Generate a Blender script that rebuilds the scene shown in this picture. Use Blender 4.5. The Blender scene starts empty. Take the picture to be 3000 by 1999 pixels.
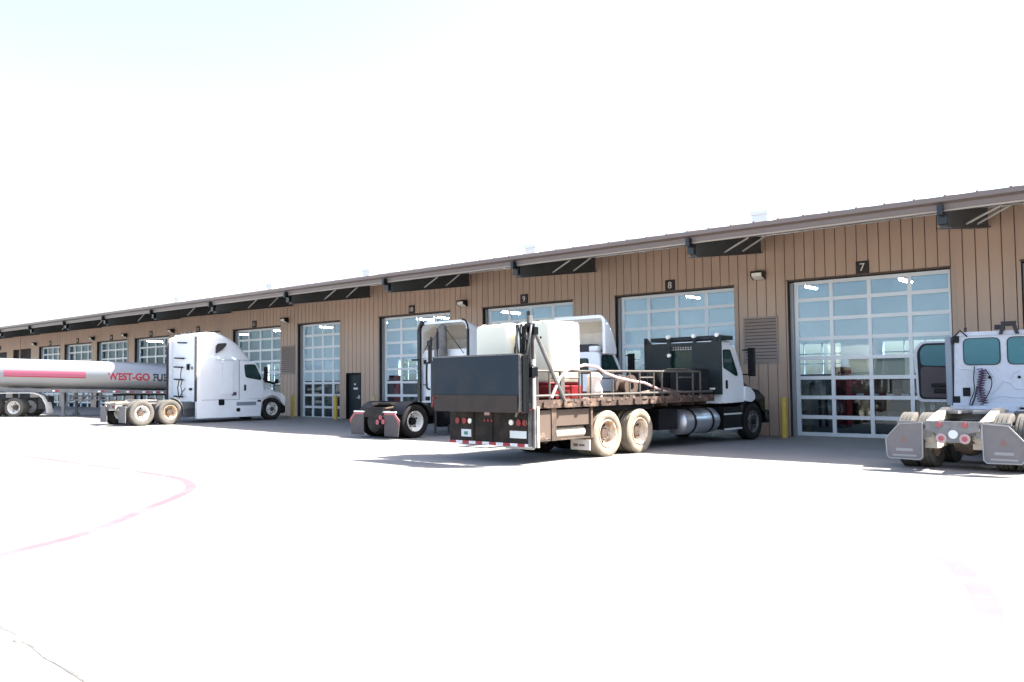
import bpy, math, random
from mathutils import Vector, Matrix
R = math.radians
random.seed(7)
S = bpy.context.scene
COL = S.collection

# ------------------------------------------------------------------ camera, sky, sun, exposure
cam_d = bpy.data.cameras.new('camera'); cam = bpy.data.objects.new('camera', cam_d); COL.objects.link(cam)
S.camera = cam
cam_d.sensor_width = 36; cam_d.lens = 36 * 2458.0 / 3000
cam_d.clip_start = 0.1; cam_d.clip_end = 3000
yaw, pit, rol = R(40.699), R(2.802), R(-0.553)
fw = Vector((-math.sin(yaw) * math.cos(pit), math.cos(yaw) * math.cos(pit), math.sin(pit)))
rt = Vector((math.cos(yaw), math.sin(yaw), 0)); up = rt.cross(fw)
r2 = rt * math.cos(rol) + up * math.sin(rol); u2 = -rt * math.sin(rol) + up * math.cos(rol)
cam.matrix_world = Matrix(((r2.x, u2.x, -fw.x, 0), (r2.y, u2.y, -fw.y, -23.445), (r2.z, u2.z, -fw.z, 1.626), (0, 0, 0, 1)))
S.render.resolution_x = 1024; S.render.resolution_y = 682

SUN = Vector((0.60, 0.53, 1.0)).normalized()
w = bpy.data.worlds.new('World'); S.world = w; w.use_nodes = True
nt = w.node_tree; bg = nt.nodes['Background']
sky = nt.nodes.new('ShaderNodeTexSky'); sky.sky_type = 'NISHITA'; sky.sun_disc = False
sky.sun_elevation = math.asin(SUN.z); sky.sun_rotation = math.atan2(SUN.x, SUN.y)
sky.air_density = 1.0; sky.dust_density = 3.2; sky.ozone_density = 1.0
nt.links.new(sky.outputs[0], bg.inputs[0]); bg.inputs[1].default_value = 0.108
sl = bpy.data.lights.new('sun', 'SUN'); sl.energy = 5.0; sl.angle = R(0.5); sl.color = (1, 0.955, 0.89)
so = bpy.data.objects.new('sun', sl); COL.objects.link(so); so.rotation_euler = SUN.to_track_quat('Z', 'Y').to_euler(); so.location = (20, 20, 40)
S.view_settings.view_transform = 'Standard'; S.view_settings.look = 'None'
S.view_settings.exposure = 2.5; S.view_settings.gamma = 1

# ------------------------------------------------------------------ materials
def mat(name, col, rough=0.6, metal=0.0, dirt=None, amt=0.5, scale=3.0, thr=(0.45, 0.7), bump=0.0, bscale=30, ior=1.45, coat=0.0, spec=0.5, emit=None, stretch=None, jitter=0.08):
    m = bpy.data.materials.new(name); m.use_nodes = True
    n = m.node_tree.nodes; L = m.node_tree.links; b = n['Principled BSDF']
    b.inputs['Roughness'].default_value = rough; b.inputs['Metallic'].default_value = metal; b.inputs['IOR'].default_value = ior
    b.inputs['Specular IOR Level'].default_value = spec
    if coat: b.inputs['Coat Weight'].default_value = coat; b.inputs['Coat Roughness'].default_value = 0.05
    if emit: b.inputs['Emission Color'].default_value = (*emit[0], 1); b.inputs['Emission Strength'].default_value = emit[1]
    tc = n.new('ShaderNodeTexCoord'); mp = n.new('ShaderNodeMapping'); L.new(tc.outputs['Object'], mp.inputs[0])
    if stretch: mp.inputs['Scale'].default_value = stretch
    if jitter or dirt:
        nz = n.new('ShaderNodeTexNoise'); nz.inputs['Scale'].default_value = scale; nz.inputs['Detail'].default_value = 8; nz.inputs['Roughness'].default_value = 0.62
        L.new(mp.outputs[0], nz.inputs['Vector'])
        mx = n.new('ShaderNodeMix'); mx.data_type = 'RGBA'
        mx.inputs[6].default_value = (*[c * (1 - jitter) for c in col], 1); mx.inputs[7].default_value = (*[min(1, c * (1 + jitter)) for c in col], 1)
        L.new(nz.outputs['Fac'], mx.inputs[0]); out = mx.outputs[2]
        if dirt:
            nz2 = n.new('ShaderNodeTexNoise'); nz2.inputs['Scale'].default_value = scale * 0.7; nz2.inputs['Detail'].default_value = 10; nz2.inputs['Roughness'].default_value = 0.7
            mp2 = n.new('ShaderNodeMapping'); mp2.inputs['Location'].default_value = (3.1, 7.7, 1.3)
            if stretch: mp2.inputs['Scale'].default_value = stretch
            L.new(tc.outputs['Object'], mp2.inputs[0]); L.new(mp2.outputs[0], nz2.inputs['Vector'])
            rp = n.new('ShaderNodeValToRGB'); rp.color_ramp.elements[0].position = thr[0]; rp.color_ramp.elements[1].position = thr[1]
            rp.color_ramp.elements[1].color = (amt, amt, amt, 1); L.new(nz2.outputs['Fac'], rp.inputs[0])
            m2 = n.new('ShaderNodeMix'); m2.data_type = 'RGBA'; m2.inputs[7].default_value = (*dirt, 1)
            L.new(rp.outputs[0], m2.inputs[0]); L.new(out, m2.inputs[6]); out = m2.outputs[2]
        L.new(out, b.inputs['Base Color'])
    else:
        b.inputs['Base Color'].default_value = (*col, 1)
    if bump:
        nb = n.new('ShaderNodeTexNoise'); nb.inputs['Scale'].default_value = bscale; nb.inputs['Detail'].default_value = 4
        L.new(mp.outputs[0], nb.inputs['Vector']); bp = n.new('ShaderNodeBump'); bp.inputs['Strength'].default_value = bump; bp.inputs['Distance'].default_value = 0.02
        L.new(nb.outputs['Fac'], bp.inputs['Height']); L.new(bp.outputs[0], b.inputs['Normal'])
    return m

def glass(name, tint, refl, rough=0.02):
    m = bpy.data.materials.new(name); m.use_nodes = True
    n = m.node_tree.nodes; L = m.node_tree.links; n.remove(n['Principled BSDF'])
    tr = n.new('ShaderNodeBsdfTransparent'); tr.inputs[0].default_value = (*tint, 1)
    gl = n.new('ShaderNodeBsdfGlossy'); gl.inputs['Roughness'].default_value = rough; gl.inputs[0].default_value = (0.74, 0.90, 1.0, 1)
    fr = n.new('ShaderNodeFresnel'); fr.inputs[0].default_value = 1.42
    ma = n.new('ShaderNodeMath'); ma.operation = 'ADD'; ma.inputs[1].default_value = refl; ma.use_clamp = True
    L.new(fr.outputs[0], ma.inputs[0])
    ms = n.new('ShaderNodeMixShader'); L.new(ma.outputs[0], ms.inputs[0]); L.new(tr.outputs[0], ms.inputs[1]); L.new(gl.outputs[0], ms.inputs[2])
    tc = n.new('ShaderNodeTexCoord'); nz = n.new('ShaderNodeTexNoise'); nz.inputs['Scale'].default_value = 0.9
    L.new(tc.outputs['Object'], nz.inputs['Vector']); bp = n.new('ShaderNodeBump'); bp.inputs['Strength'].default_value = 0.05; bp.inputs['Distance'].default_value = 0.03
    L.new(nz.outputs['Fac'], bp.inputs['Height']); L.new(bp.outputs[0], gl.inputs['Normal'])
    L.new(ms.outputs[0], n['Material Output'].inputs[0])
    return m

M = {}
M['siding'] = mat('tan_siding', (0.465, 0.328, 0.242), 0.45, dirt=(0.35, 0.255, 0.195), amt=0.6, scale=0.9, stretch=(1.4, 1, 0.16), jitter=0.06)
M['trim'] = mat('tan_trim', (0.40, 0.30, 0.235), 0.5)
M['joint'] = mat('siding_joint', (0.105, 0.074, 0.056), 0.7)
M['fascia'] = mat('brown_fascia', (0.165, 0.128, 0.112), 0.4, jitter=0.1, scale=1.2)
M['roof'] = mat('roof_metal', (0.13, 0.10, 0.09), 0.45)
M['soffit'] = mat('soffit_white', (0.36, 0.31, 0.26), 0.6)
M['beam'] = mat('beam_grey', (0.075, 0.080, 0.080), 0.5, spec=0.2, scale=2, jitter=0.2)
M['pale_steel'] = mat('pale_steel', (0.55, 0.54, 0.50), 0.5)
M['alu'] = mat('aluminium', (0.62, 0.64, 0.66), 0.42, metal=0.25)
M['jamb'] = mat('dark_jamb', (0.03, 0.028, 0.028), 0.6, spec=0.2)
M['track'] = mat('door_track', (0.30, 0.31, 0.32), 0.45, metal=0.3)
M['bayglass'] = glass('bay_glass', (0.36, 0.54, 0.70), 0.025)
M['louver'] = mat('louver', (0.30, 0.235, 0.20), 0.5)
M['doorgreen'] = mat('door_dark', (0.012, 0.017, 0.019), 0.5)
M['black'] = mat('black', (0.007, 0.007, 0.008), 0.5, spec=0.2)
M['blackgloss'] = mat('black_gloss', (0.006, 0.007, 0.008), 0.2)
M['rubber'] = mat('rubber', (0.010, 0.010, 0.010), 0.75, spec=0.2, dirt=(0.04, 0.034, 0.03), amt=0.4, scale=5)
M['tyre'] = mat('tyre_grey', (0.016, 0.015, 0.015), 0.8, spec=0.2, dirt=(0.05, 0.043, 0.036), amt=0.5, scale=5, bump=0.5, bscale=40)
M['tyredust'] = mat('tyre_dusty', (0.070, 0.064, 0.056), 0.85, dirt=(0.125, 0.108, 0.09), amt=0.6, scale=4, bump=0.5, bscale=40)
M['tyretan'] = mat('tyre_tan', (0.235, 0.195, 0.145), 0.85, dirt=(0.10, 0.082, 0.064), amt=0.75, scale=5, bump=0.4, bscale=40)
M['rimwhite'] = mat('rim_white', (0.68, 0.66, 0.62), 0.4, dirt=(0.34, 0.26, 0.19), amt=0.5, scale=6)
M['rimtan'] = mat('rim_tan', (0.55, 0.43, 0.30), 0.5, dirt=(0.30, 0.17, 0.09), amt=0.8, scale=6)
M['rimrust'] = mat('rim_rust', (0.62, 0.54, 0.44), 0.5, dirt=(0.24, 0.12, 0.06), amt=0.9, scale=7, thr=(0.42, 0.6))
M['hub'] = mat('hub_rust', (0.065, 0.042, 0.030), 0.7, scale=20, jitter=0.4)
M['white'] = mat('white_paint', (0.74, 0.75, 0.76), 0.3, coat=0.5, dirt=(0.60, 0.57, 0.52), amt=0.35, scale=1.4, jitter=0.02)
M['whitedull'] = mat('white_dull', (0.70, 0.70, 0.70), 0.5, dirt=(0.48, 0.43, 0.37), amt=0.6, scale=3, jitter=0.04)
M['cream'] = mat('fairing_cream', (0.58, 0.51, 0.41), 0.7, dirt=(0.35, 0.29, 0.23), amt=0.6, scale=2.2)
M['greypaint'] = mat('grey_paint', (0.47, 0.485, 0.52), 0.38, dirt=(0.30, 0.29, 0.30), amt=0.5, scale=3, jitter=0.05, bump=0.06, bscale=5)
M['seam'] = mat('panel_seam', (0.20, 0.22, 0.25), 0.6)
M['carglass'] = mat('cab_glass', (0.012, 0.035, 0.030), 0.05, ior=1.5, jitter=0.5, scale=2.5)
M['skyreflglass'] = mat('cab_glass_sky_reflection', (0.05, 0.15, 0.17), 0.06, ior=1.38, jitter=0.3, scale=1.2)  # teal is the reflected sky, put into the pane colour
M['frame'] = mat('truck_frame', (0.015, 0.014, 0.014), 0.6, spec=0.2, dirt=(0.08, 0.055, 0.04), amt=0.5, scale=3)
M['framegrey'] = mat('frame_grey', (0.14, 0.14, 0.14), 0.6, dirt=(0.30, 0.27, 0.24), amt=0.6, scale=4)
M['rusty'] = mat('rusty_steel', (0.045, 0.032, 0.025), 0.7, dirt=(0.14, 0.09, 0.06), amt=0.8, scale=3.5, thr=(0.48, 0.62), bump=0.2)
M['rustdark'] = mat('dark_rear_panel', (0.014, 0.012, 0.010), 0.6, spec=0.2, dirt=(0.040, 0.025, 0.018), amt=0.8, scale=4, thr=(0.45, 0.6))
M['deck'] = mat('rusty_deck', (0.045, 0.027, 0.020), 0.75, dirt=(0.19, 0.12, 0.085), amt=0.8, scale=6, thr=(0.52, 0.64), bump=0.3)
M['toolbox'] = mat('toolbox_tan', (0.085, 0.060, 0.046), 0.6, dirt=(0.36, 0.26, 0.22), amt=0.8, scale=2.6, thr=(0.55, 0.66))
M['gate'] = mat('liftgate_steel', (0.019, 0.029, 0.040), 0.5, spec=0.15, dirt=(0.036, 0.038, 0.040), amt=0.6, scale=2.5, jitter=0.12)
M['gatebrown'] = mat('liftgate_brown', (0.052, 0.040, 0.034), 0.65, spec=0.2, dirt=(0.035, 0.028, 0.024), amt=0.7, scale=3)
M['steelgrey'] = mat('worn_steel', (0.15, 0.145, 0.14), 0.5, metal=0.3, dirt=(0.05, 0.038, 0.03), amt=0.7, scale=7)
M['railgrey'] = mat('rail_grey', (0.07, 0.062, 0.055), 0.6, dirt=(0.03, 0.025, 0.02), amt=0.7, scale=6)
M['rack'] = mat('rack_dark', (0.022, 0.028, 0.028), 0.45, spec=0.2, dirt=(0.055, 0.052, 0.042), amt=0.7, scale=1.6, thr=(0.5, 0.75))
M['polished'] = mat('polished_alu', (0.55, 0.56, 0.60), 0.32, metal=0.85, dirt=(0.35, 0.35, 0.37), amt=0.4, scale=4)
M['tankalu'] = mat('tank_alu', (0.285, 0.285, 0.28), 0.38, metal=0.25, spec=0.5, dirt=(0.235, 0.235, 0.23), amt=0.4, scale=1.0, stretch=(1, 0.3, 1))
M['poly'] = mat('white_poly', (0.80, 0.73, 0.56), 0.55, jitter=0.03, scale=1.5)
M['polyred'] = mat('red_base', (0.16, 0.010, 0.012), 0.5, spec=0.2, dirt=(0.07, 0.010, 0.010), amt=0.6)
M['red'] = mat('red_lens', (0.22, 0.008, 0.012), 0.25)
M['pinkred'] = mat('faded_red_lens', (0.34, 0.07, 0.085), 0.3)
M['redstripe'] = mat('red_stripe', (0.42, 0.10, 0.15), 0.4)
M['redtext'] = mat('red_letters', (0.36, 0.015, 0.035), 0.5, jitter=0)
M['navytext'] = mat('navy_letters', (0.010, 0.014, 0.035), 0.5, jitter=0)
M['amber'] = mat('amber_lens', (0.75, 0.40, 0.10), 0.3)
M['lamp'] = mat('lamp_lens', (0.82, 0.80, 0.72), 0.3)
M['plate'] = mat('plate_white', (0.62, 0.64, 0.62), 0.5, jitter=0.03)
M['plategreen'] = mat('plate_green', (0.06, 0.20, 0.15), 0.5)
M['yellow'] = mat('bollard_yellow', (0.50, 0.33, 0.05), 0.6, dirt=(0.36, 0.23, 0.04), amt=0.5, scale=5)
M['wornyellow'] = mat('bollard_faded', (0.50, 0.38, 0.20), 0.6, dirt=(0.36, 0.25, 0.12), amt=0.5, scale=5)
M['signface'] = mat('sign_black', (0.014, 0.010, 0.010), 0.5, jitter=0)
M['signtext'] = mat('sign_white', (0.72, 0.68, 0.62), 0.6, jitter=0)
M['flap'] = mat('mudflap_grey', (0.145, 0.135, 0.135), 0.7, dirt=(0.20, 0.165, 0.15), amt=0.6, scale=6)
M['flapline'] = mat('mudflap_edge', (0.27, 0.26, 0.255), 0.7)
M['flapred'] = mat('mudflap_emblem', (0.20, 0.115, 0.105), 0.7)
M['dusty'] = mat('dusty_beige', (0.40, 0.36, 0.29), 0.8, dirt=(0.26, 0.22, 0.17), amt=0.6, scale=8)
M['tapered'] = mat('tape_red', (0.34, 0.02, 0.03), 0.4, jitter=0)
M['tapewhite'] = mat('tape_white', (0.75, 0.72, 0.70), 0.4, jitter=0)
M['hosepurple'] = mat('coil_hose_purple', (0.095, 0.045, 0.10), 0.5)
M['hosepink'] = mat('hose_pink', (0.42, 0.30, 0.29), 0.6)
M['hosewhite'] = mat('hose_white', (0.62, 0.56, 0.50), 0.6)
M['trimgrey'] = mat('door_trim_grey', (0.045, 0.04, 0.042), 0.7, spec=0.2)
M['vent'] = mat('vent_white', (0.78, 0.80, 0.79), 0.5)
M['interior'] = mat('interior_panel', (0.74, 0.76, 0.78), 0.8)
M['clutter_panel'] = mat('clutter_panel', (0.03, 0.032, 0.035), 0.7, dirt=(0.10, 0.09, 0.08), amt=0.8, scale=1.5, spec=0.2)
M['flapdark'] = mat('mudflap_brown', (0.075, 0.062, 0.060), 0.7, dirt=(0.11, 0.09, 0.085), amt=0.6, scale=6)
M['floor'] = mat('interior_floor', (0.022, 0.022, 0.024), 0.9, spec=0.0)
M['doortrim'] = mat('door_trim_brown', (0.080, 0.068, 0.070), 0.8, spec=0.2)
M['tube'] = mat('lit_tube', (0.9, 0.9, 0.9), 0.5, emit=((1, 0.98, 0.96), 80), jitter=0)
M['lineRed2'] = mat('faded_red_line_near', (0.156, 0.071, 0.083), 0.9, dirt=(0.17, 0.11, 0.116), amt=0.8, scale=0.8, thr=(0.44, 0.66))
M['lineRed'] = mat('faded_red_line', (0.146, 0.060, 0.070), 0.9, dirt=(0.165, 0.12, 0.122), amt=0.8, scale=0.9, thr=(0.44, 0.66))
M['crackm'] = mat('crack_dark', (0.075, 0.072, 0.065), 0.95, dirt=(0.15, 0.145, 0.14), amt=1, scale=6, thr=(0.45, 0.6))
M['bark'] = mat('bark', (0.10, 0.075, 0.055), 0.9)
M['leaf'] = mat('leaf', (0.07, 0.105, 0.035), 0.7, jitter=0.35, scale=3)

def ground_mat():
    m = mat('lot_concrete', (0.188, 0.179, 0.170), 0.85, spec=0.2, dirt=(0.150, 0.142, 0.135), amt=0.55, scale=0.35, thr=(0.46, 0.72), jitter=0.06, bump=0.15, bscale=60)
    n = m.node_tree.nodes; L = m.node_tree.links; b = n['Principled BSDF']
    src = b.inputs['Base Color'].links[0].from_socket
    tc = n.new('ShaderNodeTexCoord'); br = n.new('ShaderNodeTexBrick')
    br.offset = 0; br.inputs['Scale'].default_value = 1; br.inputs['Brick Width'].default_value = 4.6; br.inputs['Row Height'].default_value = 4.6
    br.inputs['Mortar Size'].default_value = 0.012; br.inputs['Mortar Smooth'].default_value = 0.3
    L.new(tc.outputs['Object'], br.inputs['Vector'])
    mx = n.new('ShaderNodeMix'); mx.data_type = 'RGBA'; mx.inputs[7].default_value = (0.160, 0.152, 0.146, 1)
    L.new(br.outputs['Fac'], mx.inputs[0]); L.new(src, mx.inputs[6])
    # oil drips in the parking bays
    nz = n.new('ShaderNodeTexNoise'); nz.inputs['Scale'].default_value = 0.9; nz.inputs['Detail'].default_value = 6; nz.inputs['Roughness'].default_value = 0.7
    L.new(tc.outputs['Object'], nz.inputs['Vector'])
    rp = n.new('ShaderNodeValToRGB'); rp.color_ramp.elements[0].position = 0.58; rp.color_ramp.elements[1].position = 0.70
    rp.color_ramp.elements[1].color = (0.7, 0.7, 0.7, 1); L.new(nz.outputs['Fac'], rp.inputs[0])
    sx = n.new('ShaderNodeSeparateXYZ'); L.new(tc.outputs['Object'], sx.inputs[0])
    mr = n.new('ShaderNodeMapRange'); mr.inputs[1].default_value = -9; mr.inputs[2].default_value = -4; L.new(sx.outputs[1], mr.inputs[0])
    mu = n.new('ShaderNodeMath'); mu.operation = 'MULTIPLY'; L.new(rp.outputs[0], mu.inputs[0]); L.new(mr.outputs[0], mu.inputs[1])
    m3 = n.new('ShaderNodeMix'); m3.data_type = 'RGBA'; m3.inputs[7].default_value = (0.055, 0.053, 0.052, 1)
    L.new(mu.outputs[0], m3.inputs[0]); L.new(mx.outputs[2], m3.inputs[6])
    L.new(m3.outputs[2], b.inputs['Base Color'])
    return m
M['ground'] = ground_mat()

# ------------------------------------------------------------------ mesh helpers
class MB:
    def __init__(s): s.v = []; s.f = []
    def add(s, vs, fs):
        o = len(s.v); s.v += [tuple(p) for p in vs]; s.f += [tuple(i + o for i in f) for f in fs]; return s
    def box(s, x0, x1, y0, y1, z0, z1):
        x0, x1 = min(x0, x1), max(x0, x1); y0, y1 = min(y0, y1), max(y0, y1); z0, z1 = min(z0, z1), max(z0, z1)
        return s.add([(x0, y0, z0), (x1, y0, z0), (x1, y1, z0), (x0, y1, z0), (x0, y0, z1), (x1, y0, z1), (x1, y1, z1), (x0, y1, z1)],
                     [(0, 3, 2, 1), (4, 5, 6, 7), (0, 1, 5, 4), (1, 2, 6, 5), (2, 3, 7, 6), (3, 0, 4, 7)])
    def prism(s, pts, axis, a, b):
        def P(p, t):
            return (t, p[0], p[1]) if axis == 'x' else (p[0], t, p[1]) if axis == 'y' else (p[0], p[1], t)
        n = len(pts); vs = [P(p, a) for p in pts] + [P(p, b) for p in pts]
        fs = [tuple(range(n))[::-1], tuple(range(n, 2 * n))] + [(i, (i + 1) % n, (i + 1) % n + n, i + n) for i in range(n)]
        return s.add(vs, fs)
    def loft(s, secs, caps=True):
        n = len(secs[0]); vs = [p for q in secs for p in q]; fs = []
        for k in range(len(secs) - 1):
            for i in range(n):
                j = (i + 1) % n; fs.append((k * n + i, k * n + j, k * n + n + j, k * n + n + i))
        if caps: fs += [tuple(range(n))[::-1], tuple(range((len(secs) - 1) * n, len(secs) * n))]
        return s.add(vs, fs)
    def tube(s, pts, r, n=8, caps=True):
        pts = [Vector(p) for p in pts]; secs = []; prev = None
        for i, p in enumerate(pts):
            d = (pts[min(i + 1, len(pts) - 1)] - pts[max(i - 1, 0)]).normalized()
            if prev is None:
                a = Vector((0, 0, 1)) if abs(d.z) < 0.9 else Vector((1, 0, 0)); u = d.cross(a).normalized()
            else:
                u = (prev - d * prev.dot(d)).normalized()
            prev = u; v = d.cross(u)
            secs.append([p + (u * math.cos(t) + v * math.sin(t)) * r for t in [2 * math.pi * k / n for k in range(n)]])
        return s.loft(secs, caps)
    def lathe(s, prof, c=(0, 0, 0), axis='x', n=32, closed=False):
        vs = []; fs = []; m = len(prof)
        for k in range(n):
            t = 2 * math.pi * k / n; ca, sa = math.cos(t), math.sin(t)
            for a, r in prof:
                q = (a, r * ca, r * sa) if axis == 'x' else (r * ca, a, r * sa) if axis == 'y' else (r * ca, r * sa, a)
                vs.append((q[0] + c[0], q[1] + c[1], q[2] + c[2]))
        for k in range(n):
            k2 = (k + 1) % n
            for i in range(m if closed else m - 1):
                j = (i + 1) % m; fs.append((k * m + i, k * m + j, k2 * m + j, k2 * m + i))
        return s.add(vs, fs)
    def islands(s, tol=0.012):
        par = list(range(len(s.v)))
        def fd(a):
            while par[a] != a: par[a] = par[par[a]]; a = par[a]
            return a
        for f in s.f:
            for i in f[1:]: par[fd(i)] = fd(f[0])
        bb = {}
        for i, p in enumerate(s.v):
            q = bb.setdefault(fd(i), [list(p), list(p)])
            for k in range(3): q[0][k] = min(q[0][k], p[k]); q[1][k] = max(q[1][k], p[k])
        ks = list(bb); top = {k: k for k in ks}
        def ft(a):
            while top[a] != a: a = top[a]
            return a
        for i, a in enumerate(ks):
            for b in ks[i + 1:]:
                if all(bb[a][0][k] - tol <= bb[b][1][k] and bb[b][0][k] - tol <= bb[a][1][k] for k in range(3)): top[ft(a)] = ft(b)
        out = {}
        for f in s.f: out.setdefault(ft(fd(f[0])), []).append(f)
        res = []
        for fs in out.values():
            ids = sorted({i for f in fs for i in f}); mp = {i: k for k, i in enumerate(ids)}; m = MB(); m.v = [s.v[i] for i in ids]; m.f = [tuple(mp[i] for i in f) for f in fs]; res.append(m)
        return res
    def cyl(s, p, q, r, n=16): return s.tube([p, q], r, n)
    def mesh(s, name, sharp=32):
        me = bpy.data.meshes.new(name); me.from_pydata(s.v, [], s.f)
        import bmesh
        bm = bmesh.new(); bm.from_mesh(me); bmesh.ops.recalc_face_normals(bm, faces=bm.faces); bm.to_mesh(me); bm.free()
        me.shade_smooth(); me.set_sharp_from_angle(angle=R(sharp))
        return me

def link(name, me, m, parent=None, bevel=0):
    o = bpy.data.objects.new(name, me); COL.objects.link(o)
    if m is not None and len(me.materials) == 0: me.materials.append(M[m] if isinstance(m, str) else m)
    if parent is not None: o.parent = parent
    if bevel:
        b = o.modifiers.new('bevel', 'BEVEL'); b.width = bevel; b.segments = 2; b.limit_method = 'ANGLE'; b.angle_limit = R(40)
    return o
WHOLE = {'wall', 'roof', 'louver', 'deck_dirt', 'rolling_shutter', 'lettering', 'fairing_lining', 'glass_panes', 'numeral', 'load'}
def part(name, mb, m, parent, bevel=0, sharp=32):
    if name in WHOLE or parent is None or len(mb.f) > 6000: return link(name, mb.mesh(name, sharp), m, parent, bevel)
    return [link(name, q.mesh(name, sharp), m, parent, bevel) for q in mb.islands()][0]
def tag(o, label, cat, group=None):
    o['label'] = label; o['category'] = cat
    if group: o['group'] = group
    return o
def thing(name, label, cat, loc=(0, 0, 0), heading=0, group=None):
    o = bpy.data.objects.new(name, None); o.empty_display_size = 0.3; COL.objects.link(o)
    o.location = loc; o.rotation_euler = (0, 0, -R(heading)); return tag(o, label, cat, group)
def struct(name, mb, m, sharp=32):
    o = link(name, mb.mesh(name, sharp), m); o['kind'] = 'structure'; return o
def rect(x0, x1, y0, y1, z0, z1): return MB().box(x0, x1, y0, y1, z0, z1)
def arc(cx, cy, r, a0, a1, n): return [(cx + r * math.cos(R(a0 + (a1 - a0) * i / n)), cy + r * math.sin(R(a0 + (a1 - a0) * i / n))) for i in range(n + 1)]
def rrect(x0, x1, y0, y1, r, n=4):
    return arc(x1 - r, y1 - r, r, 0, 90, n) + arc(x0 + r, y1 - r, r, 90, 180, n) + arc(x0 + r, y0 + r, r, 180, 270, n) + arc(x1 - r, y0 + r, r, 270, 360, n)
def sec(y, hwb, hwt, z0, z1, rb=0.05, rt=0.15, n=5, cx=0.0):
    h = arc(hwb - rb, z0 + rb, rb, -90, 0, n) + arc(hwt - rt, z1 - rt, rt, 0, 90, n)
    return [(cx + x, y, z) for x, z in h] + [(cx - x, y, z) for x, z in h[::-1]]
def text_mesh(s, size, depth=0.004, bold=0.0):
    c = bpy.data.curves.new('lettering', 'FONT'); c.body = s; c.size = size; c.extrude = depth; c.offset = bold; c.align_x = 'LEFT'
    o = bpy.data.objects.new('lettering', c); COL.objects.link(o)
    dg = bpy.context.evaluated_depsgraph_get(); dg.update()
    me = bpy.data.meshes.new_from_object(o.evaluated_get(dg)); bpy.data.objects.remove(o); return me

# ------------------------------------------------------------------ ground
g = MB(); gxs = [(-900, 0.26), (-46, 0.26), (-24, 0.0), (700, 0.0)]     # the lot rises gently towards its far end
g.add([(x, y, z) for x, z in gxs for y in (-700, 900)], [(2 * i, 2 * i + 2, 2 * i + 3, 2 * i + 1) for i in range(3)])
struct('ground', g, 'ground')
def strip(pts, wd, z):
    pts = [Vector((p[0], p[1], 0)) for p in pts]; q = []
    for i in range(len(pts) - 1):
        p0, p1, p2, p3 = pts[max(i - 1, 0)], pts[i], pts[i + 1], pts[min(i + 2, len(pts) - 1)]
        for k in range(6):
            t = k / 6; q.append(0.5 * ((2 * p1) + (p2 - p0) * t + (2 * p0 - 5 * p1 + 4 * p2 - p3) * t * t + (3 * p1 - p0 - 3 * p2 + p3) * t ** 3))
    q.append(pts[-1]); vs = []; m = MB()
    for i, p in enumerate(q):
        d = (q[min(i + 1, len(q) - 1)] - q[max(i - 1, 0)]).normalized(); n = Vector((-d.y, d.x, 0)); ww = wd if not callable(wd) else wd(i)
        vs += [tuple(p + n * ww / 2 + Vector((0, 0, z))), tuple(p - n * ww / 2 + Vector((0, 0, z)))]
    return m.add(vs, [(2 * i, 2 * i + 1, 2 * i + 3, 2 * i + 2) for i in range(len(q) - 1)])
struct('painted_line', strip([(-8.2, -21.6), (-9.11, -20.47), (-9.72, -19.41), (-10.91, -18.2), (-11.85, -17.23), (-12.69, -16.58), (-13.79, -16.13), (-14.86, -15.99), (-18.1, -15.93), (-24, -15.9)], 0.17, 0.0015), 'lineRed')
struct('painted_line', strip([(-3.6, -12.95), (-3.11, -13.34), (-2.45, -14.27), (-1.89, -15.36), (-1.53, -16.23), (-1.27, -17.19), (-1.10, -18.2), (-0.98, -19.3)], 0.17, 0.0015), 'lineRed2')
rc = random.Random(3)
cr = [(-7.6, -21.22), (-7.0, -21.3), (-6.43, -21.34), (-6.12, -21.33), (-5.98, -21.40), (-5.87, -21.36), (-5.44, -21.40), (-4.89, -21.42), (-4.3, -21.50)]
struct('pavement_crack', strip(cr, lambda i: 0.010 + 0.016 * rc.random(), 0.003), 'crackm')

# ------------------------------------------------------------------ building
bld = thing('service_building', 'long tan metal service building with glass bay doors under a deep eave', 'building', (0, 0, 0))
XL, XR = -95.0, 16.0
DH, DW = 4.44, 4.287
doorX = {'8': -3.84, '7': -9.69, '6': -15.62, '5': -21.65, '4': -27.67, 'n': -33.57, '3': -39.24, '2': -44.75, '1': -50.18, 'd0': -55.4, 'dm': -60.47, 'dk': -64.94, '9': 2.1, '10': 8.0}
def dwid(k): return 3.217 if k == 'n' else 3.75 if k == 'dk' else DW
ops = [(x, x + dwid(k), 0.0, DH) for k, x in doorX.items()] + [(-29.86, -28.90, 0.0, 2.06), (-69.9, -66.4, 0.0, 4.42), (-75.5, -71.2, 0.0, 4.3)]
def spans(a, b):
    z = 0.0; out = []
    for o in sorted([o for o in ops if o[0] < b - 1e-4 and o[1] > a + 1e-4], key=lambda o: o[2]):
        if o[2] > z: out.append((z, o[2]))
        z = o[3]
    out.append((z, 5.84)); return out
edges = sorted({XL, XR} | {e for o in ops for e in o[:2]})
wall = MB(); back = MB()
for a, b in zip(edges[:-1], edges[1:]):
    for z0, z1 in spans(a, b): back.box(a, b, 0.034, 0.33, z0, z1)
x = XL
while x < XR:
    a, b = x + 0.012, min(x + 0.278, XR)
    cuts = [a] + [e for e in edges if a < e < b] + [b]
    for c, d in zip(cuts[:-1], cuts[1:]):
        for z0, z1 in spans(c, d): wall.box(c, d, 0.0, 0.033, z0, z1)
    x += 0.29
nb = len(back.f); back.add(wall.v, wall.f)
wo = link('wall', back.mesh('wall'), 'siding', bld); wo.data.materials.append(M['joint'])
for i, pgn in enumerate(wo.data.polygons):
    if i < nb: pgn.material_index = 1
trim = MB()
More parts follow.
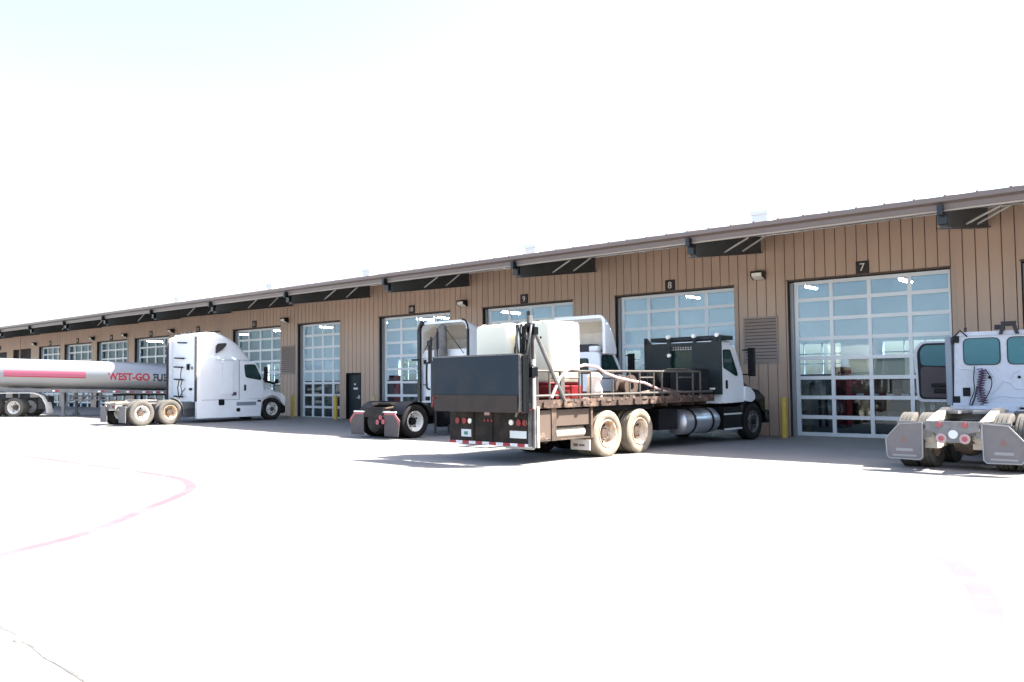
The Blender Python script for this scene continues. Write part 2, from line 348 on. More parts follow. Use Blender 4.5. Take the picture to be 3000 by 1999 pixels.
for x0, x1, z0, z1 in ops[:-3]:
    trim.box(x0 - 0.02, x1 + 0.02, -0.012, 0.05, z1, z1 + 0.045)
part('door_trim', trim, 'joint', bld)
trm = MB(); trm.box(-68.6, -68.45, -0.02, 0.02, 0, 5.6)
for x0, x1, z0, z1 in ops[:12]:
    if x0 > -60: trm.box(x1 + 0.02, x1 + 0.13, -0.008, 0.03, 0, z1)
part('corner_trim', trm, 'trim', bld)
# interior: rear wall with openings, floor is the ground
rw = MB(); rg = MB(); wc_ = MB(); wins = sorted((-19.05 - 5.94 * k, -15.15 - 5.94 * k) for k in (-1, 0, 1, 2, 4, 5, 6, 8, 9, 10))
rx = sorted({XL, XR} | {e for q in wins for e in q})
for a, b in zip(rx[:-1], rx[1:]):
    if any(abs(a - q[0]) < 1e-4 for q in wins):
        rw.box(a, b, 19.8, 20.05, 3.45, 9.6); rw.box(a, b, 19.8, 20.05, 0, 1.9)
        for k in range(1, 4): rg.box(a + (b - a) * k / 4 - 0.03, a + (b - a) * k / 4 + 0.03, 19.9, 19.95, 1.9, 3.45)
        for z in (2.42, 2.93): rg.box(a, b, 19.88, 19.93, z - 0.035, z + 0.035)
    else: rw.box(a, b, 19.8, 20.05, 0, 9.6)
wc_.box(XL + 0.3, XR - 0.2, 19.70, 19.79, 0, 1.88)  # added dark panel standing in for clutter along the rear wall
part('clutter_panel', wc_, 'clutter_panel', bld)
for xx in (XL, XR): rw.prism([(0.34, 0), (19.79, 0), (19.79, 9.2), (0.34, 5.85)], 'x', xx, xx + 0.2)
part('rear_wall', rw, 'interior', bld)
part('rear_door_frame', rg, 'alu', bld)
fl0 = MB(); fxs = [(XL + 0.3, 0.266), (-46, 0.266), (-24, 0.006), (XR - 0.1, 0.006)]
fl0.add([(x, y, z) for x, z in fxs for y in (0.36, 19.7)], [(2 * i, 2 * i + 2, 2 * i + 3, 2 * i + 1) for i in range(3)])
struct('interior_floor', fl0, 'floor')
# roof: soffit sheet, deck, ribs, fascia
SL = 0.17
zr = lambda y: 5.17 + SL * (y + 4.07)
rb = MB().prism([(-4.04, zr(-4.04) + 0.13), (20.4, zr(20.4) + 0.13), (20.4, zr(20.4) + 0.28), (-4.14, zr(-4.14) + 0.28)], 'x', XL, XR)
x = XL + 0.2
while x < XR:
    y0, y1 = -4.16, 20.3
    rb.add([(x, y0, zr(y0) + 0.2), (x + 0.045, y0, zr(y0) + 0.2), (x + 0.045, y0, zr(y0) + 0.335), (x, y0, zr(y0) + 0.335),
            (x, y1, zr(y1) + 0.2), (x + 0.045, y1, zr(y1) + 0.2), (x + 0.045, y1, zr(y1) + 0.335), (x, y1, zr(y1) + 0.335)],
           [(0, 1, 2, 3), (7, 6, 5, 4), (0, 4, 5, 1), (1, 5, 6, 2), (2, 6, 7, 3), (3, 7, 4, 0)])
    x += 0.61
roof = part('roof', rb, 'roof', bld)
part('soffit', MB().prism([(-4.03, zr(-4.03)), (0.3, zr(0.3)), (0.3, zr(0.3) + 0.1), (-4.03, zr(-4.03) + 0.1)], 'x', XL, XR), 'soffit', bld)
part('ceiling', MB().prism([(0.36, zr(0.36) + 0.02), (19.7, zr(19.7) + 0.02), (19.7, zr(19.7) + 0.1), (0.36, zr(0.36) + 0.1)], 'x', XL, XR), 'interior', bld)
fa = MB().box(XL, XR, -4.13, -4.05, 5.19, 5.41)
part('fascia', fa, 'fascia', bld)
part('gutter', MB().prism([(-4.135, 5.30), (-4.25, 5.34), (-4.25, 5.445), (-4.235, 5.445), (-4.225, 5.36), (-4.135, 5.345)], 'x', XL, XR), 'fascia', bld)
part('drip_edge', MB().box(XL, XR, -4.105, -4.045, 5.15, 5.187), 'soffit', bld)
finX = [7.3, 1.36, -4.576, -10.52, -16.46, -22.40, -28.34, -34.05, -39.5, -44.78, -49.75, -54.8, -59.9, -64.9, -70.2]
fin_me = MB().prism([(-3.98, 4.83), (0.0, 5.38), (0.0, zr(0) - 0.01), (-3.98, zr(-3.98) - 0.01)], 'x', -0.075, 0.075)
fin_me.prism([(-3.98, 4.80), (0.0, 5.35), (0.0, 5.38), (-3.98, 4.83)], 'x', -0.13, 0.13)
fin_me = fin_me.mesh('roof_beam')
br_mes = []
for t in (0.40, 0.68):
    y = -3.98 + 3.98 * t; zb = 4.83 + 0.55 * t
    br_mes.append(MB().tube([(0.09, y, zb + 0.06), (0.80, y, zr(y) - 0.02)], 0.026, 6).mesh('brace'))
cap_me = MB().box(-0.09, 0.09, -4.12, -3.99, 4.88, 5.12).box(-0.05, 0.05, -4.29, -4.10, 5.06, 5.28)
cap_me = cap_me.mesh('beam_end')
for fx in finX:
    b = link('roof_beam', fin_me, 'beam', bld); b.location = (fx, 0, 0)
    for q in br_mes: link('brace', q, 'pale_steel', b)
    c = link('beam_end_cap', cap_me, 'blackgloss', b)
vent_me = MB().box(-0.30, 0.30, -0.30, 0.30, 0, 0.80).box(-0.35, 0.35, -0.35, 0.35, 0.80, 0.95)
vent_me = vent_me.mesh('roof_vent')
for vx in (-13.1, -24.1, -35.7, -45.0, -56.5):
    v = link('roof_vent', vent_me, 'vent', roof); v.location = (vx, 6.2, 6.93)
# bay doors
door_cache = {}
def bay_door(k):
    W = dwid(k); key = round(W, 2)
    if key not in door_cache:
        y0 = 0.22
        fr = MB(); n = 4; cw = (W - 0.16) / n; xa = 0.14
        rows = 8; rh = DH / rows
        for i in range(n + 1):
            x = xa + i * (W - 0.16) / n
            hw = 0.05 if 0 < i < n else 0.055
            fr.box(x - hw + (0.03 if i == 0 else -0.03 if i == n else 0), x + hw + (0.03 if i == 0 else -0.03 if i == n else 0), y0, y0 + 0.05, 0.02, DH - 0.03)
        for j in range(rows + 1):
            z = min(max(j * rh, 0.07), DH - 0.07)
            fr.box(xa, xa + W - 0.16, y0 - 0.012, y0 + 0.045, z - 0.05, z + 0.05)
        gl = MB().add([(xa, y0 + 0.06, 0.02), (xa + W - 0.16, y0 + 0.06, 0.02), (xa + W - 0.16, y0 + 0.06, DH - 0.03), (xa, y0 + 0.06, DH - 0.03)], [(0, 1, 2, 3)])
        tr = [MB().box(0.0, 0.11, 0.15, 0.36, 0, DH - 0.05), MB().box(W - 0.05, W - 0.012, 0.20, 0.36, 0, DH)]
        jb = MB().box(0.0, 0.02, 0.036, 0.148, 0, DH).box(0, W, 0.28, 0.36, DH - 0.02, DH)
        door_cache[key] = (fr.mesh('frame'), gl.mesh('glass_panes'), [q.mesh('track') for q in tr], jb.mesh('jamb'))
    fr, gl, tr, jb = door_cache[key]
    d = link('bay_door', fr, 'alu', bld); d.location = (doorX[k], 0, 0)
    link('glass_panes', gl, 'bayglass', d); [link('track', q, 'track', d) for q in tr]; link('jamb', jb, 'jamb', d)
    return d
for k in doorX: bay_door(k)
for x0, x1, zt in ((-69.9, -66.4, 4.42), (-75.5, -71.2, 4.3)):
    sh = MB()
    for j in range(22): sh.box(x0, x1, 0.22, 0.26 + 0.02 * (j % 2), j * 0.2, min(j * 0.2 + 0.2, zt))
    part('rolling_shutter', sh, 'trimgrey', bld)
# ceiling lights inside (lit strips)
ct = MB().box(-0.05, 0.05, -0.6, 0.6, -0.03, 0.03).mesh('ceiling_light')
ch = MB().box(-0.08, 0.08, -0.65, 0.65, 0.031, 0.07).tube([(0, 0.4, 0.07), (0, 0.4, 1.6)], 0.01, 6).tube([(0, -0.4, 0.07), (0, -0.4, 1.6)], 0.01, 6).mesh('housing')
for i in range(-1, 10):
    for yy, zz in ((7.0, 4.95), (14.0, 5.75)):
        for dx in (0.8,):
            o = link('ceiling_light', ct, 'tube', bld); o.location = (-9.2 - 5.94 * i + dx, yy, zz); link('housing', ch, 'alu', o)
# man door
md = part('door', MB().box(-29.84, -28.92, 0.10, 0.15, 0.01, 2.04), 'doorgreen', bld)
part('door_frame', MB().box(-29.90, -29.84, -0.01, 0.2, 0, 2.1).box(-28.92, -28.86, -0.01, 0.2, 0, 2.1).box(-29.84, -28.92, -0.01, 0.2, 2.04, 2.1), 'black', md)
part('handle', MB().box(-29.08, -29.02, 0.04, 0.1, 0.95, 1.12).box(-29.2, -29.02, 0.03, 0.06, 1.0, 1.03), 'alu', md)
part('door_notice', MB().box(-29.5, -29.2, 0.093, 0.099, 1.36, 1.45).box(-29.46, -29.34, 0.093, 0.099, 1.56, 1.63), 'plate', md)
# louvers
def louver(x0, x1, z0, z1):
    m = MB(); m.box(x0, x0 + 0.05, -0.03, 0.0, z0, z1); m.box(x1 - 0.05, x1, -0.03, 0.0, z0, z1); m.box(x0, x1, -0.034, 0.0, z1 - 0.05, z1 + 0.005); m.box(x0, x1, -0.034, 0.0, z0 - 0.005, z0 + 0.05)
    n = 13; h = (z1 - z0 - 0.1) / n
    for i in range(n):
        z = z0 + 0.05 + i * h; m.prism([(-0.050, z), (-0.014, z + h * 0.80), (-0.008, z + h * 0.80), (-0.044, z)], 'x', x0 + 0.05, x1 - 0.05)
    lo = part('louver', m, 'louver', bld); part('louver_gap_shade', MB().box(x0 + 0.05, x1 - 0.05, -0.006, -0.001, z0 + 0.05, z1 - 0.05), 'joint', lo); return lo  # dark sheet behind the slats paints the shadow in the gaps
louver(-11.05, -9.98, 2.1, 3.47); louver(-34.85, -33.75, 2.1, 3.47)

# wall numbers and lights
GS = 'black square bay number signs above the bay doors'
def sign(x, s, label):
    o = part('number_sign', MB().box(-0.17, 0.17, -0.03, -0.002, -0.17, 0.17), 'signface', None); o.location = (x, 0, 4.655)
    tag(o, label, 'sign', GS)
    if s:
        me = text_mesh(s, 0.30 if len(s) < 2 else 0.25); t = link('numeral', me, 'signtext', o)
        xs = [v.co.x for v in me.vertices]; ys = [v.co.y for v in me.vertices]
        t.rotation_euler = (R(90), 0, 0); t.location = (-(max(xs) + min(xs)) / 2, -0.033, -(max(ys) + min(ys)) / 2)
sign(-7.56, '7', 'black square sign with a white 7 above the big glass bay door at the right')
sign(-13.50, '8', 'black square sign with a white 8 above the bay door beside the flatbed cab')
sign(-19.55, '9', 'black square sign with a white 9 above the bay door behind the white tanks')
sign(-25.58, '10', 'black square sign with a white 10 above the bay door behind the black-edged tractor')
sign(-37.20, '11', 'small dark sign numbered 11 above the bay door just right of the sleeper roof')
sign(-42.70, '12', 'small dark sign numbered 12 right above the roof of the white sleeper tractor')
sign(-48.08, '13', 'small dark sign above the bay door just left of the sleeper tractor')
sign(-53.26, '14', 'small dark sign above the second bay door left of the sleeper tractor')
sign(-58.29, '15', 'small dark sign above the third bay door left of the sleeper tractor')
sign(-62.87, '16', 'small dark sign above the farthest glass bay door')
sign(-72.6, '', 'small dark sign above the opening at the far left edge of the picture')
GL = 'black wall lights along the tan wall'
wl = MB().box(-0.19, 0.19, -0.24, 0, -0.04, 0.12).prism([(-0.24, -0.04), (-0.02, -0.04), (-0.02, -0.13)], 'x', -0.19, -0.16).prism([(-0.24, -0.04), (-0.02, -0.04), (-0.02, -0.13)], 'x', 0.16, 0.19).box(-0.19, 0.19, -0.02, 0, -0.13, -0.04)
wl = wl.mesh('wall_light'); wl2 = MB().prism([(-0.235, -0.045), (-0.22, 0.06), (-0.243, 0.06), (-0.243, -0.045)], 'x', -0.15, 0.15).prism([(-0.22, -0.045), (-0.025, -0.045), (-0.025, -0.125)], 'x', -0.155, 0.155); wl2 = wl2.mesh('lens')
for x, lab in ((-10.5, 'black wall light above the tan louver between doors 8 and 7'), (-22.6, 'black wall light between door 9 and door 10'), (-34.45, 'black wall light left of the narrow unnumbered glass door'),
               (-45.5, 'black wall light up left of the sleeper tractor roof'), (-51.3, 'small black wall light just under the eave, third from the left end'), (-55.9, 'small black wall light between two far bay doors above the tanker'), (-65.5, 'small black wall light nearest the dark shutter at the far left')):
    o = link('wall_light', wl, 'blackgloss'); o.location = (x, 0, 4.69); tag(o, lab, 'wall light', GL); link('lens', wl2, 'lamp', o)
# bollards
GB = 'yellow steel bollards guarding the bay doors'
bo = MB().lathe([(0, 0), (0, 0.085), (1.06, 0.085), (1.10, 0.075), (1.13, 0.045), (1.14, 0)], axis='z', n=20); bo = bo.mesh('bollard')
bof = bo.copy()
for x, y, m, me, lab in ((-9.62, -0.60, 'yellow', bo, 'bright yellow bollard left of bay door 7 beside the flatbed truck'), (-29.86, -0.6, 'yellow', bo, 'yellow bollard in front of the narrow unnumbered glass door'),
                      (-33.05, -0.6, 'yellow', bo, 'yellow bollard touching the view of the sleeper tractor nose'), (-27.3, -0.6, 'wornyellow', bof, 'faded tan bollard behind the rear of the black-edged tractor')):
    o = link('bollard', me, m); o.location = (x, y, 0); tag(o, lab, 'bollard', GB)
#VEHICLES
def interior_stuff():
    t = thing('parked_trailer', 'dark flatbed trailer inside bay 7 with a red and white taped rear edge', 'trailer', (-9.4, 7.0, 0.006), 0)
    part('deck', MB().box(-1.25, 1.25, 0, 9, 0.95, 1.12), 'frame', t)
    part('rear_panel', MB().box(-1.2, 1.2, -0.04, 0.0, 0.5, 0.95), 'black', t)
    a, b = MB(), MB()
    for i in range(10): (a if i % 2 else b).box(-1.25 + i * 0.25, -1.0 + i * 0.25, -0.012, 0.0, 1.02, 1.10)
    part('reflector_tape_red', a, 'tapered', t); part('reflector_tape_white', b, 'tapewhite', t)
    for y in (1.0, 2.3):
        for x in (-1, 1): wheel(t, x, y, 'dual', 0.5, 'rimwhite', 'rubber')
    o = part('cargo_crate', MB().box(-0.95, 0.95, -0.4, 0.4, 0.0, 0.62).box(-0.98, 0.98, -0.43, 0.43, 0.62, 0.66), 'poly', None); o.location = (-9.55, 7.7, 1.72)
    tag(o, 'long cream crate stacked above the trailer deck inside bay 7', 'crate')
    o = part('pallet_stack', MB().box(-0.9, 0.9, -0.4, 0.4, 0.0, 0.12).box(-0.85, 0.85, -0.35, 0.35, 0.12, 0.48).box(-0.9, 0.9, -0.4, 0.4, 0.48, 0.60), 'rusty', None); o.location = (-9.55, 7.7, 1.12)
    tag(o, 'brown pallet stack on the trailer deck under the cream crate', 'pallet')
    for x, y, lab in ((-9.92, 5.0, 'tall red tool cabinet inside bay 7, seen through the left glass column'), (-32.3, 5.0, 'red tool cabinet inside bay 10, seen through its left glass panes')):
        t = thing('tool_cabinet', lab, 'cabinet', (x, y, 0.1), 0, 'red tool cabinets inside the bays')
        part('case', MB().box(-0.2, 0.2, -0.25, 0.25, 0.0, 1.92), 'polyred', t, 0.02)
        dr_ = MB()
        for k in range(7): dr_.box(-0.17, 0.17, -0.275, -0.25, 0.12 + k * 0.25, 0.33 + k * 0.25)
        part('drawer', dr_, 'polyred', t)
        part('caster', MB().box(-0.18, -0.1, -0.2, 0.2, -0.094, 0.0).box(0.1, 0.18, -0.2, 0.2, -0.094, 0.0), 'black', t)
    t = thing('work_bench', 'dark work bench with a black drum behind the left panes of bay 7', 'bench', (-11.2, 5.4, 0.006), 0)
    part('top', MB().box(-1.1, 0.5, -0.35, 0.35, 0.92, 1.0), 'black', t)
    for x in (-1.05, 0.45):
        for y in (-0.3, 0.3): part('leg', MB().box(x - 0.04, x + 0.04, y - 0.04, y + 0.04, 0, 0.92), 'black', t)
    o = part('drum', MB().lathe([(0, 0), (0, 0.2), (0.5, 0.2), (0.55, 0.16), (0.55, 0)], axis='z', n=20), 'black', None); o.location = (-11.05, 5.4, 1.006)
    tag(o, 'small black drum standing on the work bench inside bay 7', 'drum')
    t = thing('tree', 'green leafy tree beyond the building, seen through bay 10', 'tree', (-77.6, 45, 0.2), 0)
    part('trunk', MB().loft([[(r * math.cos(a), r * math.sin(a), z) for a in [2 * math.pi * k / 10 for k in range(10)]] for z, r in ((0, .22), (1.2, .15), (3.5, .09), (5, .03))]), 'bark', t)
    lf = MB(); rr = random.Random(5)
    for c in range(60):
        cx, cy, cz = rr.gauss(0, 0.75), rr.gauss(0, 0.75), rr.uniform(2.0, 5.9)
        for k in range(40):
            p = Vector((cx + rr.gauss(0, .25), cy + rr.gauss(0, .25), cz + rr.gauss(0, .22))); d = Vector((rr.gauss(0, 1), rr.gauss(0, 1), rr.gauss(0, 1))).normalized(); e = d.orthogonal().normalized() * 0.10; f = d.cross(e).normalized() * 0.06
            lf.add([p - e, p + f, p + e, p - f], [(0, 1, 2, 3)])
    part('crown', lf, 'leaf', t)

# ------------------------------------------------------------------ wheels and common truck parts
_wc = {}
def tyre_prof(r, wd):
    h = wd / 2
    p = [(-h * 0.72, 0.30), (-h, 0.35), (-h * 1.02, r - 0.08), (-h * 0.93, r - 0.025), (-h * 0.78, r)]
    for c in (-0.5, 0.0, 0.5): p += [(h * c - 0.012, r), (h * c - 0.008, r - 0.013), (h * c + 0.008, r - 0.013), (h * c + 0.012, r)]
    p += [(h * 0.78, r), (h * 0.93, r - 0.025), (h * 1.02, r - 0.08), (h, 0.35), (h * 0.72, 0.30)]
    return p
def wheel_meshes(kind, r):
    k = (kind, r)
    if k in _wc: return _wc[k]
    n = 40
    if kind == 'dual':
        ty = MB().lathe(tyre_prof(r, 0.275), (0, 0, 0), n=n)
        rim = MB().lathe([(-0.44, 0.0), (-0.44, 0.30), (0.10, 0.302), (0.125, 0.30), (0.125, 0.285), (0.085, 0.265), (-0.02, 0.25), (-0.05, 0.23), (-0.06, 0.16), (-0.06, 0.0)], n=n)
        for i in range(5):
            t = 2 * math.pi * i / 5
        hub = MB().lathe([(-0.06, 0.125), (-0.035, 0.12), (0.03, 0.105), (0.035, 0.0)], n=20)
        for i in range(10):
            t = 2 * math.pi * i / 10; c = (0, 0.155 * math.cos(t), 0.155 * math.sin(t)); hub.cyl((-0.062, c[1], c[2]), (-0.02, c[1], c[2]), 0.016, 6)
        hz, rr = -0.055, 0.205
    else:
        ty = MB().lathe(tyre_prof(r, 0.29), n=n)
        rim = MB().lathe([(-0.06, 0.0), (-0.12, 0.30), (0.10, 0.302), (0.128, 0.30), (0.128, 0.285), (0.08, 0.265), (0.06, 0.25), (0.10, 0.21), (0.115, 0.15), (0.115, 0.0)], n=n)
        hub = MB().lathe([(0.112, 0.10), (0.17, 0.085), (0.18, 0.0)], n=20)
        for i in range(10):
            t = 2 * math.pi * i / 10; c = (0, 0.15 * math.cos(t), 0.15 * math.sin(t)); hub.cyl((0.11, c[1], c[2]), (0.15, c[1], c[2]), 0.016, 6)
        hz, rr = 0.098, 0.205
    ho = MB()
    for i in range(5):
        t = 2 * math.pi * (i + 0.3) / 5; ho.lathe([(hz + 0.004, 0.034), (hz + 0.010, 0.0)] if kind == 'dual' else [(hz + 0.006, 0.034), (hz + 0.014, 0.0)], (0, rr * math.cos(t), rr * math.sin(t)), n=10)
    _wc[k] = tuple(m.mesh(nm, 40) for m, nm in ((rim, 'rim'), (ty, 'tyre'), (hub, 'hub'), (ho, 'hand_hole')))
    return _wc[k]
def wheel(root, x, y, kind='dual', r=0.51, rim='rimwhite', ty='tyre', hub='hub', holes='black'):
    ms = wheel_meshes(kind, r); side = 1 if x > 0 else -1
    def mk(name, me, m, p):
        o = bpy.data.objects.new(name, me); COL.objects.link(o); o.parent = p
        if not me.materials: me.materials.append(None)
        o.material_slots[0].link = 'OBJECT'; o.material_slots[0].material = M[m]; return o
    a = mk('wheel', ms[0], rim, root); a.location = (x, y, r - 0.004)
    a.rotation_euler = (random.uniform(0, 6), 0, 0 if side > 0 else math.pi)
    mk('tyre', ms[1], ty, a)
    if kind == 'dual': mk('tyre', ms[1], ty, a).location = (-0.335, 0, 0)
    mk('hub', ms[2], hub, a); mk('hand_hole', ms[3], holes, a)
    return a
def smooth(pts, k=5):
    P = [Vector(p) for p in pts]; q = []
    for i in range(len(P) - 1):
        a, b, c, d = P[max(i - 1, 0)], P[i], P[i + 1], P[min(i + 2, len(P) - 1)]
        for j in range(k):
            t = j / k; q.append(0.5 * (2 * b + (c - a) * t + (2 * a - 5 * b + 4 * c - d) * t * t + (3 * b - a - 3 * c + d) * t ** 3))
    return q + [P[-1]]
def slab(pts, x0, x1): return MB().prism(pts, 'x', x0, x1)     # polygon in (y, z) with thickness along x
def rear_slab(pts, y0, y1): return MB().prism(pts, 'y', y0, y1)  # polygon in (x, z)
def rpoly(pts, r=0.05, n=3):
    out = []; m = len(pts)
    for i in range(m):
        p = Vector(pts[i]); a = Vector(pts[i - 1]); b = Vector(pts[(i + 1) % m])
        da = (a - p); db = (b - p); q = min(r, da.length * 0.45, db.length * 0.45); A = p + da.normalized() * q; B = p + db.normalized() * q
        for k in range(n + 1):
            t = k / n; v = A * (1 - t) ** 2 + p * 2 * t * (1 - t) + B * t * t; out.append((v.x, v.y))
    return out
def side_window(parent, pts, u, m='carglass', frame='black', r=0.05, grow=0.035, name='window'):
    c = Vector((sum(p[0] for p in pts) / len(pts), sum(p[1] for p in pts) / len(pts)))
    big = [tuple(Vector(p) + (Vector(p) - c).normalized() * grow) for p in pts]; s = 1 if u > 0 else -1
    f = part(name, slab(rpoly(big, r + 0.02), u - 0.01 * s, u + 0.008 * s), frame, parent)
    part('pane', slab(rpoly(pts, r), u, u + 0.013 * s), m, f); return f
def rear_window(parent, pts, y, m='carglass', frame='black', r=0.06, grow=0.03):
    c = Vector((sum(p[0] for p in pts) / len(pts), sum(p[1] for p in pts) / len(pts)))
    big = [tuple(Vector(p) + (Vector(p) - c).normalized() * grow) for p in pts]
    f = part('window', rear_slab(rpoly(big, r + 0.02), y - 0.010, y + 0.02), frame, parent)
    part('pane', rear_slab(rpoly(pts, r), y - 0.016, y), m, f); return f
def chassis(root, y0, y1, z0=0.62, z1=0.90, hw=0.43, m='frame', cross=6):
    f = MB()
    for s in (-1, 1): f.box(s * hw - 0.04, s * hw + 0.04, y0, y1, z0, z1)
    for i in range(cross):
        y = y0 + 0.1 + (y1 - y0 - 0.2) * i / (cross - 1); f.box(-hw + 0.04, hw - 0.04, y - 0.05, y + 0.05, z0 + 0.04, z1 - 0.04)
    return part('chassis', f, m, root)
def axle(root, y, r=0.51, hw=0.85, diff=True, m='frame'):
    f = MB().cyl((-hw, y, r), (hw, y, r), 0.075, 12)
    if diff: f.lathe([(y - 0.30, 0.05), (y - 0.26, 0.13), (y - 0.12, 0.21), (y + 0.05, 0.22), (y + 0.22, 0.14), (y + 0.36, 0.08), (y + 0.38, 0)], (0, 0, r), 'y', 20)
    return part('axle', f, m, root)
def ring(x, z, y, r, m, parent, name='tail_light', depth=0.03): return part(name, MB().cyl((x, y - depth, z), (x, y, z), r, 20), m, parent)
def mirror(parent, u, y, z0, z1, arm=0.22, m='black'):
    s = 1 if u > 0 else -1; uo = u + s * arm
    o = MB()
    o.loft([[(uo + s * dx * 1.0, y + dy + k, z) for dx, dy in ((-0.08, -0.05), (0.10, -0.05), (0.10, 0.06), (-0.08, 0.06))] for z, k in ((z0, 0.02), (z0 + 0.04, 0), (z1 - 0.04, 0), (z1, 0.02))])
    mo = part('mirror', o, m, parent, bevel=0.015)
    part('mirror_arm', MB().tube([(u - s * 0.03, y + 0.08, z1 - 0.05), (uo, y, z1 - 0.06)], 0.018).tube([(u - s * 0.03, y + 0.08, z0 + 0.05), (uo, y, z0 + 0.05)], 0.018), m, mo)
    return mo
def cab_common(root, body, y0, y1, z0, z1, hw, win, hood, wheel_y, paint='white', floor=1.0, steps=True, far=True):
    pass

interior_stuff()
# ================================================================== flatbed truck with liftgate
th = R(3.1); fo = Vector((-10.23, -7.28, 0)) - Vector((math.cos(th), -math.sin(th), 0)) * 1.22
fb = thing('flatbed_truck', 'dirty flatbed truck with raised dark liftgate, railed deck and white cab', 'truck', fo, 3.1)
chassis(fb, -3.35, 6.3, 0.62, 0.95, 0.43, 'frame', 9)
for y, a in ((-1.03, 'rimrust'), (0.17, 'rimrust')):
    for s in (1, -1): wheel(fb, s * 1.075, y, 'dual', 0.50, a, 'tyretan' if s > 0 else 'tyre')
    axle(fb, y, 0.5)
for s in (1, -1): wheel(fb, s * 1.06, 5.46, 'front', 0.50, 'steelgrey', 'rubber', 'black')
axle(fb, 5.46, 0.48, 0.9, False)
dk = MB().box(-1.20, 1.20, -3.42, 3.35, 1.13, 1.245)
for i in range(12): dk.box(-1.12, 1.12, -3.3 + i * 0.58, -3.22 + i * 0.58, 1.02, 1.13)
deck = part('deck', dk, 'deck', fb)
ed = MB()
for s in (-1, 1):
    ed.box(s * 1.20, s * 1.245, -3.42, 3.35, 1.10, 1.265)
    for i in range(11): ed.box(s * 1.245, s * 1.29, -3.2 + i * 0.61, -3.1 + i * 0.61, 1.12, 1.22)
part('deck_edge', ed, 'deck', deck)
sk = MB()
for s in (-1, 1): sk.box(s * 1.10, s * 1.14, -1.55, 0.72, 0.98, 1.10)
part('wheel_guard', sk, 'black', fb)
lm = MB()
for i in range(30):     # mud clods and grit along the deck edge
    y = random.uniform(-3.2, 3.0); q = random.uniform(0.012, 0.075) ** 1.0 * random.choice((0.5, 0.8, 1)); z = 1.262 + random.uniform(-0.06, 0.0)
    lm.loft([[(1.25 + q * 0.35 * math.cos(t), y + q * 1.6 * math.sin(t) * f, z + h) for t in (0, 1.05, 2.1, 3.14, 4.19, 5.24)] for f, h in ((1, -0.02), (0.9, 0.015), (0.4, 0.04))])
part('deck_dirt', lm, 'toolbox', deck)
# rails
def rail(s):
    r = MB(); x = s * 1.205; ys = [-3.3, -2.94, -2.0, -1.62, -0.85, -0.22, 0.16, 0.72, 1.06, 1.7, 2.4, 2.75]
    r.tube([(x, -3.36, 1.84), (x, 2.72, 1.84)], 0.026); r.tube([(x, -3.36, 1.345), (x, 3.3, 1.345)], 0.028)
    for y in ys: r.tube([(x, y, 1.25), (x, y, 1.84)], 0.022)
    for a, b in ((-2.94, -2.0), (0.16, 0.72), (1.7, 2.4)):
        r.tube([(x, a, 1.70), (x, b, 1.70)], 0.018)
    r.tube([(x, 1.06, 1.84), (x, 1.35, 1.90), (x, 2.1, 1.90), (x, 2.5, 1.84)], 0.02)
    r.box(x - 0.03, x + 0.03, -2.62, -2.50, 1.25, 1.84)
    return part('side_rail', r, 'railgrey', fb)
rail(1); rail(-1)
# rear panel, bumper tape, lights, plates
X = lambda lat: lat + 1.22
rp_ = part('rear_panel', MB().box(-1.21, 1.19, -3.44, -3.36, 0.40, 1.12).box(0.02, 0.10, -3.46, -3.44, 0.42, 1.05).box(-0.52, -0.46, -3.46, -3.44, 0.42, 1.05), 'rustdark', fb)
tp = MB(); tw = MB()
for i in range(12):
    (tp if i % 2 == 0 else tw).box(-1.21 + i * 0.2, -1.21 + (i + 1) * 0.2, -3.452, -3.40, 0.345, 0.405)
part('reflector_tape_red', tp, 'tapered', rp_); part('reflector_tape_white', tw, 'tapewhite', rp_)
part('under_bar', MB().box(0.45, 1.19, -3.44, -3.38, 0.30, 0.343), 'dusty', rp_)
for lat, rr_, m in ((-2.17, .065, 'red'), (-1.96, .065, 'red'), (-1.79, .055, 'lamp'), (-0.59, .055, 'lamp'), (-0.38, .065, 'red'), (-0.21, .065, 'red')):
    ring(X(lat), 0.82, -3.44, rr_, m, rp_)
for k in (-0.1, 0, 0.1): ring(X(-1.24 + k), 0.84, -3.44, 0.025, 'red', rp_, 'marker_light')
part('centre_label', MB().box(X(-1.36), X(-1.14), -3.452, -3.44, 0.95, 1.03), 'hosepink', rp_)
pl_ = part('licence_plate', MB().box(X(-2.06), X(-1.76), -3.455, -3.44, 0.49, 0.645), 'plate', rp_)
part('plate_print', MB().box(X(-1.97), X(-1.86), -3.459, -3.454, 0.53, 0.60), 'plategreen', pl_)
part('licence_plate', MB().box(X(-0.63), X(-0.18), -3.455, -3.44, 0.51, 0.655), 'plate', rp_)
# liftgate
lg = MB().box(-1.33, 1.21, -3.83, -3.755, 1.37, 2.15)
lgo = part('liftgate', lg, 'gate', fb, 0.006)
part('gate_flap', MB().prism([(-1.33, 1.37), (1.17, 1.37), (1.15, 1.03), (-1.25, 1.03)], 'y', -3.845, -3.76), 'gatebrown', lgo, 0.005)
part('gate_edge', MB().box(1.21, 1.255, -3.84, -3.74, 1.05, 2.15).box(-1.345, 1.21, -3.84, -3.75, 2.15, 2.18), 'steelgrey', lgo)
part('gate_side', MB().box(1.258, 1.35, -3.80, -3.70, 1.03, 2.14).box(-1.42, -1.345, -3.8, -3.7, 1.1, 2.1), 'blackgloss', lgo)
part('red_stop', MB().tube([(-1.36, -3.8, 1.12), (-1.24, -3.86, 1.33)], 0.02).tube([(1.15, -3.7, 1.03), (1.25, -3.5, 1.10)], 0.02), 'red', lgo)
